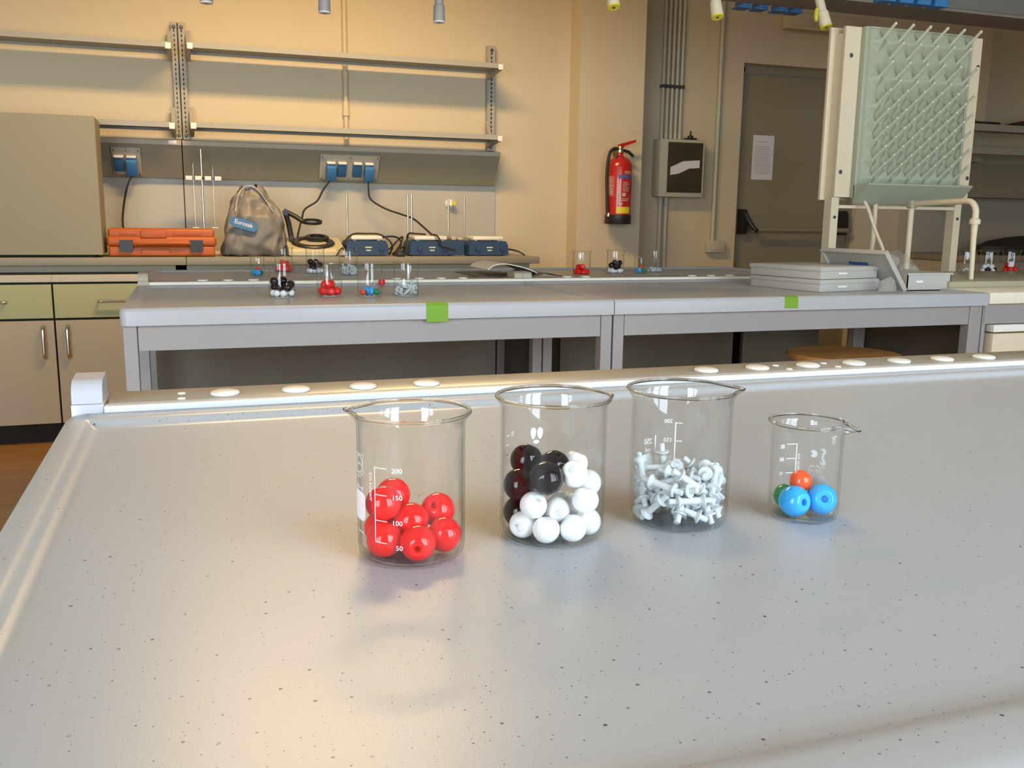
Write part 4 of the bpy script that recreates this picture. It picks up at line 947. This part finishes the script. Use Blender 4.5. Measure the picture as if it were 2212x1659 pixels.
# ---------------------------------------------------------------- beakers
def spout_warp(H, z0, sa, L, dip):
    def w(co):
        if co.z < z0: return co
        r = sqrt(co.x ** 2 + co.y ** 2)
        if r < 1e-6: return co
        a = atan2(co.y, co.x); d = (a - sa + pi) % (2 * pi) - pi
        t = min(1.3, (co.z - z0) / (H - z0))
        g = math.exp(-(d / .20) ** 2); n = math.exp(-((abs(d) - .48) / .22) ** 2)
        r2 = r + L * g * t ** 1.6 - .32 * L * n * t
        return Vector((r2 * cos(a), r2 * sin(a), co.z - dip * g * t))
    return w
BEAKERS = {}
def beaker(name, label, loc, R, H, sa, L, dip, group=None, seg=112):
    t = thing(name, label, 'beaker', loc, 0, group)
    z0 = H * .89; W = spout_warp(H, z0, sa, L, dip); w = .0013
    fl = R * .10
    outer = [(R, .009), (R, H * .5), (R, z0), (R + fl * .04, H * .915), (R + fl * .16, H * .938), (R + fl * .42, H * .958), (R + fl * .78, H * .976), (R + fl, H * .988)]
    inner = [(r - w, z) for r, z in outer]
    MB().lathe(outer, seg, warp=W).lathe(inner, seg, warp=W).build('wall', 'lab_glass', t, ang=60)
    # bead round the lip, following the spout
    bead = [(R + fl - .0004 + .00125 * cos(a), H * .988 + .0010 + .00125 * sin(a)) for a in [2 * pi * k / 8 for k in range(9)]]
    MB().lathe(bead, seg, warp=W).build('rim', 'lab_glass' if seg < 100 else 'rim_glass', t, ang=80)
    base = [(0, .0005), (R * .84, .0), (R * .93, .0008), (R * .985, .0040), (R, .0090), (R - w, .0090), (R - .0024, .0052), (R * .90, .0026), (R * .82, .0020), (0, .0020)]
    MB().lathe(base, 72).build('base', 'lab_glass', t, ang=70)
    return t
def on_cyl(b, ac, zc, R):
    """wrap a flat drawing (x to the right, y up, seen from outside) round the glass"""
    for v in b.verts:
        a = ac + v.co.x / R
        v.co = Vector((R * cos(a), R * sin(a), zc + v.co.y))
    return b
class Print:
    def __init__(self, R, a0): self.m = MB(); self.R = R + .00025; self.a0 = a0
    def ang(self, u, back): return self.a0 + (pi - asin(u) if back else asin(u))
    def text(self, s, size, u, z, back=False, vert=False, align='CENTER', ital=0.0, sx=1.0):
        b = text_mesh(s, size, align)
        for v in b.verts:
            x, y = v.co.x * sx + v.co.y * ital, v.co.y
            v.co = Vector((-y, x, 0)) if vert else Vector((x, y, 0))
        self.m._add(on_cyl(b, self.ang(u, back), z, self.R)); return self
    def poly(self, pts, u, z, back=False):
        b = bmesh.new(); vs = [b.verts.new((x, y, 0)) for x, y in pts]; f = b.faces.new(vs)
        bmesh.ops.triangulate(b, faces=b.faces[:])
        bmesh.ops.subdivide_edges(b, edges=[e for e in b.edges if e.calc_length() > .003], cuts=3, use_grid_fill=True)
        self.m._add(on_cyl(b, self.ang(u, back), z, self.R)); return self
    def fan(self, c, pts, u, z, back=False):
        b = bmesh.new(); o = b.verts.new((c[0], c[1], 0)); vs = [b.verts.new((x, y, 0)) for x, y in pts]
        for p, q in zip(vs, vs[1:]): b.faces.new((o, p, q))
        self.m._add(on_cyl(b, self.ang(u, back), z, self.R)); return self
    def rect(self, x0, x1, y0, y1, u, z, back=False):
        n = max(1, int((x1 - x0) / .0015)); b = bmesh.new()
        vs = [[b.verts.new((x0 + (x1 - x0) * i / n, y, 0)) for y in (y0, y1)] for i in range(n + 1)]
        for i in range(n): b.faces.new((vs[i][0], vs[i + 1][0], vs[i + 1][1], vs[i][1]))
        self.m._add(on_cyl(b, self.ang(u, back), z, self.R)); return self
def rrect(w, h, r, n=5):
    o = []
    for cx, cy, s in ((w / 2 - r, h / 2 - r, 0), (-w / 2 + r, h / 2 - r, pi / 2), (-w / 2 + r, -h / 2 + r, pi), (w / 2 - r, -h / 2 + r, 1.5 * pi)):
        o += [(cx + r * cos(s + pi / 2 * k / n), cy + r * sin(s + pi / 2 * k / n)) for k in range(n + 1)]
    return o
def az(x, y): return atan2(-y, -x)
BX = {'red': (.1253, .5528, .0340, .0924), 'bw': (.2239, .5587, .0353, .0957), 'peg': (.3220, .5611, .0351, .0954), 'col': (.4148, .5421, .0250, .0700)}
ZB = .9002
def big(k, label, u_sp, back_sp, L, dip):
    x, y, R, H = BX[k]; a0 = az(x, y); sa = a0 + (pi - asin(u_sp) if back_sp else asin(u_sp))
    return beaker('beaker', label, (x, y, ZB), R, H, sa, L, dip), Print(R, a0)
bk1, p1 = big('red', 'large glass beaker with red balls, leftmost on the front bench', -.98, True, .0050, .0006)
bk2, p2 = big('bw', 'large glass beaker with black and white balls on the front bench', .93, True, .0030, .0012)
bk3, p3 = big('peg', 'large glass beaker with grey connector pegs on the front bench', .97, True, .0050, .0006)
bk4, p4 = big('col', 'small glass beaker with blue balls, rightmost on the front bench', .97, False, .0070, .0030)

# beaker 1: scale on the near side
R = .034
x0 = -.0050
p1.rect(-.00025, .00025, .0165, .0637, -.64, 0)
for z in (.0635, .0467, .0306, .0168): p1.rect(0, .0085, z - .00022, z + .00022, -.64, 0)
for s, z in (('200', .0624), ('150', .0459), ('100', .0300), ('50', .0143)): p1.text(s, .0042, -.155, z, align='RIGHT', sx=1.08)
p1.text('APPROX VOL', .0029, -.715, .0510, vert=True, ital=.15, sx=1.05)
p1.text('250 ml', .0042, -.93, .0475)
p1.text('Germany', .0026, -.92, .0195)
p1.rect(-.0060, -.0057, -.0062, .0062, -.93, .0625).rect(.0057, .0060, -.0062, .0062, -.93, .0625).rect(-.0060, .0060, .0059, .0062, -.93, .0625).rect(-.0060, .0060, -.0062, -.0059, -.93, .0625)
for k in range(24):
    a, b = 2 * pi * k / 24, 2 * pi * (k + 1) / 24
    p1.poly([(.0055 * cos(a), .0055 * sin(a)), (.0055 * cos(b), .0055 * sin(b)), (.0051 * cos(b), .0051 * sin(b)), (.0051 * cos(a), .0051 * sin(a))], -.93, .0625)
p1.text('DURAN', .0022, -.93, .0625).text('SCHOTT', .0018, -.93, .0545)
p1.m.build('scale_print', 'print_white', bk1, smooth=False)
q = Print(R, p1.a0); q.poly(rrect(.021, .0185, .004), -.955, .0360); q.m.build('marking_patch', 'print_rose', bk1, smooth=False)
# beaker 2: only scraps of print show above the balls
for s, u, z in (('0', -.80, .0640),): p2.text(s, .0046, u, z, back=True)
for u, z in ((-.88, .0636), (-.89, .057), (-.90, .050)): p2.rect(-.002, .002, z - .0003, z + .0003, u, 0, True)
for s in (1, -1):
    p2.poly([(s * (.0025 + .0020 * cos(a) * (1.0 + .25 * sin(a))), .0010 + .0042 * sin(a)) for a in [2 * pi * k / 20 for k in range(20)]][::s], -.335, .0610, True)
p2.poly([(.0022 * cos(a) + .0002, -.0052 + .0015 * sin(a)) for a in [2 * pi * k / 16 for k in range(16)]], -.335, .0610, True)
p2.m.build('scale_print', 'print_white', bk2, smooth=False)
# beaker 3: print on the far side, read mirrored through the glass
U = -.117
p3.rect(-.0004, .0004, .030, .0632, U, 0, True)
for z in (.0628, .0490, .0352): p3.rect(-.0052, 0, z - .0003, z + .0003, U, 0, True)
for s, z in (('200', .0640), ('150', .0497), ('100', .0358)): p3.text(s, .0043, -.27, z, True)
p3.text('=', .004, -.47, .0352, True)
p3.text('250', .0058, -.675, .0495, True, sx=.85).text('ml', .0052, -.67, .0430, True)
p3.rect(-.0004, .0004, .030, .0535, -.525, 0, True)
p3.poly([(-.0062, -.0045), (.0062, -.0052), (.0062, .0030), (-.0062, .0046)][::1], -.665, .0365, True)
p3.m.build('scale_print', 'print_white', bk3, smooth=False)
# beaker 4: mirrored scale, emblem and name on the far side
U = -.284
p4.rect(-.0003, .0003, .010, .0474, U, 0, True)
for z in (.0472, .0360, .0250): p4.rect(0, .0078, z - .00025, z + .00025, U, 0, True)
for s, z in (('80', .0454), ('60', .0356), ('40', .0246)): p4.text(s, .0045, -.685, z, True, sx=.9)
p4.text('APPROX. VOL.', .0026, -.215, .0325, True, True)
a_ = [(.0028 * cos(t), .0028 * sin(t)) for t in [radians(40 + 280 * k / 22) for k in range(23)]]
p4.fan((.0006, 0), a_, .205, .0407, True)
e_ = [(-.0022, .0050), (-.0012, .0062), (.0008, .0062), (.0022, .0050), (.0022, .0032), (.0010, .0020), (.0006, .0004), (.0006, -.0014), (.0016, -.0026), (.0026, -.0038), (.0022, -.0056), (.0006, -.0066), (-.0014, -.0064), (-.0024, -.0050), (-.0020, -.0040), (-.0004, -.0046), (-.0006, -.0032), (-.0012, -.0018), (-.0012, .0008), (-.0006, .0026), (.0002, .0036), (-.0004, .0044)]
p4.poly([(-x, y) for x, y in e_][::-1], .475, .0395, True)
p4.text('DURAN', .0031, .325, .0310, True, sx=1.05).text('100 ml', .0044, .30, .0276, True, sx=.95)
p4.text('Germany 24/29', .0020, .78, .0285, True, True).text('21 106 24', .0019, .94, .0240, True, True).text('1021/01', .0021, .89, .025, True, True)
for dx in (-.0022, .0022): p4.rect(dx - .0001, dx + .0001, .0115, .0385, .90, 0, True)
p4.rect(-.0022, .0022, .0383, .0385, .90, 0, True)
p4.m.build('scale_print', 'print_white', bk4, smooth=False)
q = Print(.025, p4.a0); q.poly(rrect(.0160, .0095, .003), .30, .0205, True); q.m.build('marking_patch', 'print_rose', bk4, smooth=False)

# ---------------------------------------------------------------- balls (atoms of a model kit) and connector pegs
def ball_mesh(col, fac, hole, two=True):
    """unit ball: flat facet with a bored hole at one pole, or at both"""
    zf = sqrt(1 - fac * fac); n = 20
    prof = [(0, .45), (hole, .45), (hole, zf - .02), (hole + .02, zf), (fac - .03, zf)]
    e0 = asin(fac); e1 = pi - asin(fac) if two else pi
    prof += [(sin(e0 + (e1 - e0) * k / n), cos(e0 + (e1 - e0) * k / n)) for k in range(n + 1)]
    if two: prof += [(fac - .03, -zf), (hole + .02, -zf), (hole, -zf + .02), (hole, -.45), (0, -.45)]
    else: prof[-1] = (0, -1)
    m = MB().lathe(prof, 36)
    o = m.build('ball', col, ang=40); me = o.data; bpy.data.objects.remove(o); return me
BM = {'r': ball_mesh('ball_red', .40, .20), 'k': ball_mesh('ball_black', .36, .20), 'w': ball_mesh('ball_white', .56, .28, False), 'u': ball_mesh('ball_blue', .52, .22),
      'g': ball_mesh('ball_green', .40, .20), 'o': ball_mesh('ball_orange', .34, .2, False)}
BR = {'r': .0112, 'k': .0113, 'w': .0090, 'u': .0112, 'g': .0090, 'o': .0080}
BN = {'r': 'red', 'k': 'black', 'w': 'white', 'u': 'blue', 'g': 'green', 'o': 'orange'}
def view_axis(dx, dy):
    return (R0 * dx - D0 * dy - F0 * sqrt(max(.0, 1 - dx * dx - dy * dy))).normalized()
def ball(c, pos, axis, label, group, r=None):
    o = bpy.data.objects.new(BN[c] + '_ball', BM[c]); COL.objects.link(o)
    r = r or BR[c]
    o.matrix_world = Matrix.Translation(pos) @ axis.to_track_quat('Z', 'Y').to_matrix().to_4x4() @ Matrix.Scale(r, 4)
    return tag(o, label, 'ball', group)
def away(seed):
    a = random.Random(seed).uniform(.5, 2.6); return view_axis(cos(a), sin(a))
def fill(key, balls, axes, labels, group):
    x, y, R, H = BX[key]
    for i, b in enumerate(balls):
        ax = view_axis(*axes[i]) if i in axes else away(i * 7 + len(balls))
        ball(b[0], Vector((x + b[1], y + b[2], ZB + b[3])), ax, labels[i] if i < len(labels) else labels[-1], group)
fill('red', BALLS_B1, {1: (.08, -.24), 5: (-.30, .48), 3: (-.18, .40), 6: (.75, -.40)},
     ['red ball at lower left of the red-ball beaker, behind the 50 mark', 'red ball front and centre of the red-ball beaker, its hole facing us', 'red ball at lower right of the red-ball beaker', 'red ball at upper right of the red-ball beaker',
      'red ball at middle left of the red-ball beaker, between the 150 and 100 marks', 'topmost red ball of the red-ball beaker, behind the 200 mark', 'darker red ball in the middle of the red-ball beaker, behind the front one',
      'red ball at the far left bottom of its beaker, behind the rose patch', 'red ball hidden at the back bottom of the red-ball beaker'], 'red balls in the front beaker')
fill('bw', BALLS_B2, {0: (-.20, -.25), 2: (-.30, .80), 3: (-.85, .0), 1: (.2, .85), 5: (-.45, -.20), 8: (.10, -.18), 10: (-.36, .50), 9: (.40, .65)},
     ['glossy black ball in front with its hole facing us, front beaker', 'black ball just behind the frontmost black one, front beaker', 'topmost black ball at the left of the front black-and-white beaker', 'black ball at middle left of the front black-and-white beaker', 'lowest black ball at the left of the front black-and-white beaker',
      'white ball at bottom left of the front beaker, hole facing left', 'second white ball from the left along the bottom of the front beaker', 'third white ball from the left along the bottom of the front beaker', 'white ball with its hole facing us in the middle of the front beaker', 'white ball under the frontmost black ball, left of centre',
      'white ball right of the black ones with its hole facing up left', 'topmost white ball of the front black-and-white beaker', 'white ball at the right wall, second from the top', 'white ball at the right wall, half way down the heap', 'white ball inside the heap left of the right wall',
      'white ball at bottom right of the front black-and-white beaker', 'white ball at the back between the centre ball and the right heap', 'white ball hidden at the back of the heap'], 'black and white balls in the front beaker')
fill('col', BALLS_B4, {0: (.48, .0), 1: (-.08, .10)}, ['left blue ball in the small front beaker, pale ring round its hole', 'right blue ball in the small front beaker', 'orange ball resting on the two blue balls in the small front beaker', 'green ball behind the left blue ball in the small front beaker'], 'coloured balls in the small front beaker')

pp = [(0, .0150), (.0018, .0155), (.0021, .0150), (.0021, .0098), (.0050, .0096), (.0051, .0088), (.0034, .0076), (.0025, .0064), (.0024, .0)]
pp = pp + [(r, -z) for r, z in pp[-2::-1]]
PEG = MB().lathe(pp, 20).build('connector_peg', 'peg_grey', ang=30); PEGM = PEG.data; bpy.data.objects.remove(PEG)
def pegs(lst, x, y, z, label, group, rot=0.0):
    Rz = Matrix.Rotation(rot, 4, 'Z')
    for q in lst:
        o = bpy.data.objects.new('connector_peg', PEGM); COL.objects.link(o)
        d = Vector(q[3:6]).normalized()
        o.matrix_world = Matrix.Translation((x, y, z)) @ Rz @ Matrix.Translation((q[0] * .985, q[1] * .985, q[2] - .0016)) @ d.to_track_quat('Z', 'Y').to_matrix().to_4x4()
        tag(o, label, 'peg', group)
pegs([q for q in PEGS_BIG if q[2] < .0405], BX['peg'][0], BX['peg'][1], ZB, 'light grey plastic peg in the heap inside the front peg beaker', 'pegs in the front beaker', 2.2)

# beakers on the benches behind: one large and one small are built, the rest are copies
far_big = far_small = None
def far(x, y, z, label, small=False, rot=0.0):
    global far_big, far_small
    src = far_small if small else far_big
    if src is None:
        t = beaker('beaker', label, (x, y, z), .0250 if small else .0350, .070 if small else .095, 0.4, .006, .002, None, 64)
        if small: far_small = t
        else: far_big = t
    else:
        t = copy_tree(src); t.location = (x, y, z); t['label'] = label
    t.rotation_euler = (0, 0, rot); t['group'] = 'beakers on the benches behind'
    return t
def far_balls(pack, x, y, z, rot, where, grp):
    c, s = cos(rot), sin(rot)
    for i, b in enumerate(pack):
        r_ = random.Random(i * 31 + int(x * 1000))
        ax = Vector((r_.uniform(-1, 1), r_.uniform(-1, .6), r_.uniform(-1, 1))).normalized()
        ball(b[0], Vector((x + b[1] * c - b[2] * s, y + b[1] * s + b[2] * c, z + b[3])), ax, BN[b[0]] + ' ball in the ' + where, grp)
Z2 = .8923; ZL = .9084
def group_of(w): return 'contents of the ' + w
FAR = [
 (.222, 2.485, Z2, False, 'bw', 'black-topped white-ball beaker at left on the second bench'),
 (.347, 2.500, Z2, False, 'red', 'red-ball beaker near the front of the second bench'),
 (.452, 2.480, Z2, False, 'col', 'beaker with few blue and green balls on the second bench'),
 (.549, 2.470, Z2, False, 'peg', 'peg beaker near the green tape on the second bench'),
 (.218, 3.360, Z2, True, 'cols', 'small beaker with blue and green balls, farthest left behind the ledge'),
 (.330, 3.600, Z2, False, 'red', 'red-ball beaker behind the ledge, before the plastic bag'),
 (.432, 3.480, Z2, False, 'bw', 'black-and-white beaker behind the ledge, before the cream counter'),
 (.537, 3.370, Z2, False, 'peg', 'peg beaker behind the ledge, before the first hotplate'),
 (1.405, 3.255, Z2, False, 'red', 'red-ball beaker below the fire extinguisher, left'),
 (1.590, 3.345, Z2, False, 'bw', 'black-and-white beaker below the fire extinguisher'),
 (1.695, 3.335, Z2, True, 'cols', 'small beaker with blue balls below the fuse box'),
 (1.790, 3.392, Z2, False, 'few', 'nearly clear beaker with few pegs below the fuse box'),
 (3.045, 3.024, ZL, False, 'few', 'peg beaker behind the faucet pipe at far right'),
 (3.158, 3.024, ZL, False, 'wb', 'white-topped black-ball beaker at far right'),
 (3.279, 3.024, ZL, False, 'red', 'red-ball beaker with a white label at the far right edge')]
PK = {'bw': PACK_BW, 'wb': PACK_WB, 'red': PACK_RED, 'col': PACK_COL, 'cols': PACK_COLS}
for i, (x, y, z, small, kind, where) in enumerate(FAR):
    if z == Z2: x, y = x * 1.0377, y * 1.0377
    t = far(x, y, z, where[0].upper().lower() + where[1:], small, i * 1.3)
    g = group_of(where)
    if kind == 'peg': pegs(PEGS_BIG[:34], x, y, z, 'grey peg in the ' + where, g, i * 1.1)
    elif kind == 'few': pegs(PEGS_FEW, x, y, z, 'grey peg in the ' + where, g, i * 1.1)
    else: far_balls(PK[kind], x, y, z, i * .9, where, g)
q = Print(.0350, az(3.279, 3.024)); q.poly(rrect(.020, .022, .002), .05, .038); q.m.build('paper_label', 'paper', t, smooth=False).rotation_euler = (0, 0, -t.rotation_euler.z)
ball('r', Vector((.572, 2.930, .9045)), view_axis(.2, .2), 'single red ball lying loose on the second bench near the ledge', None)
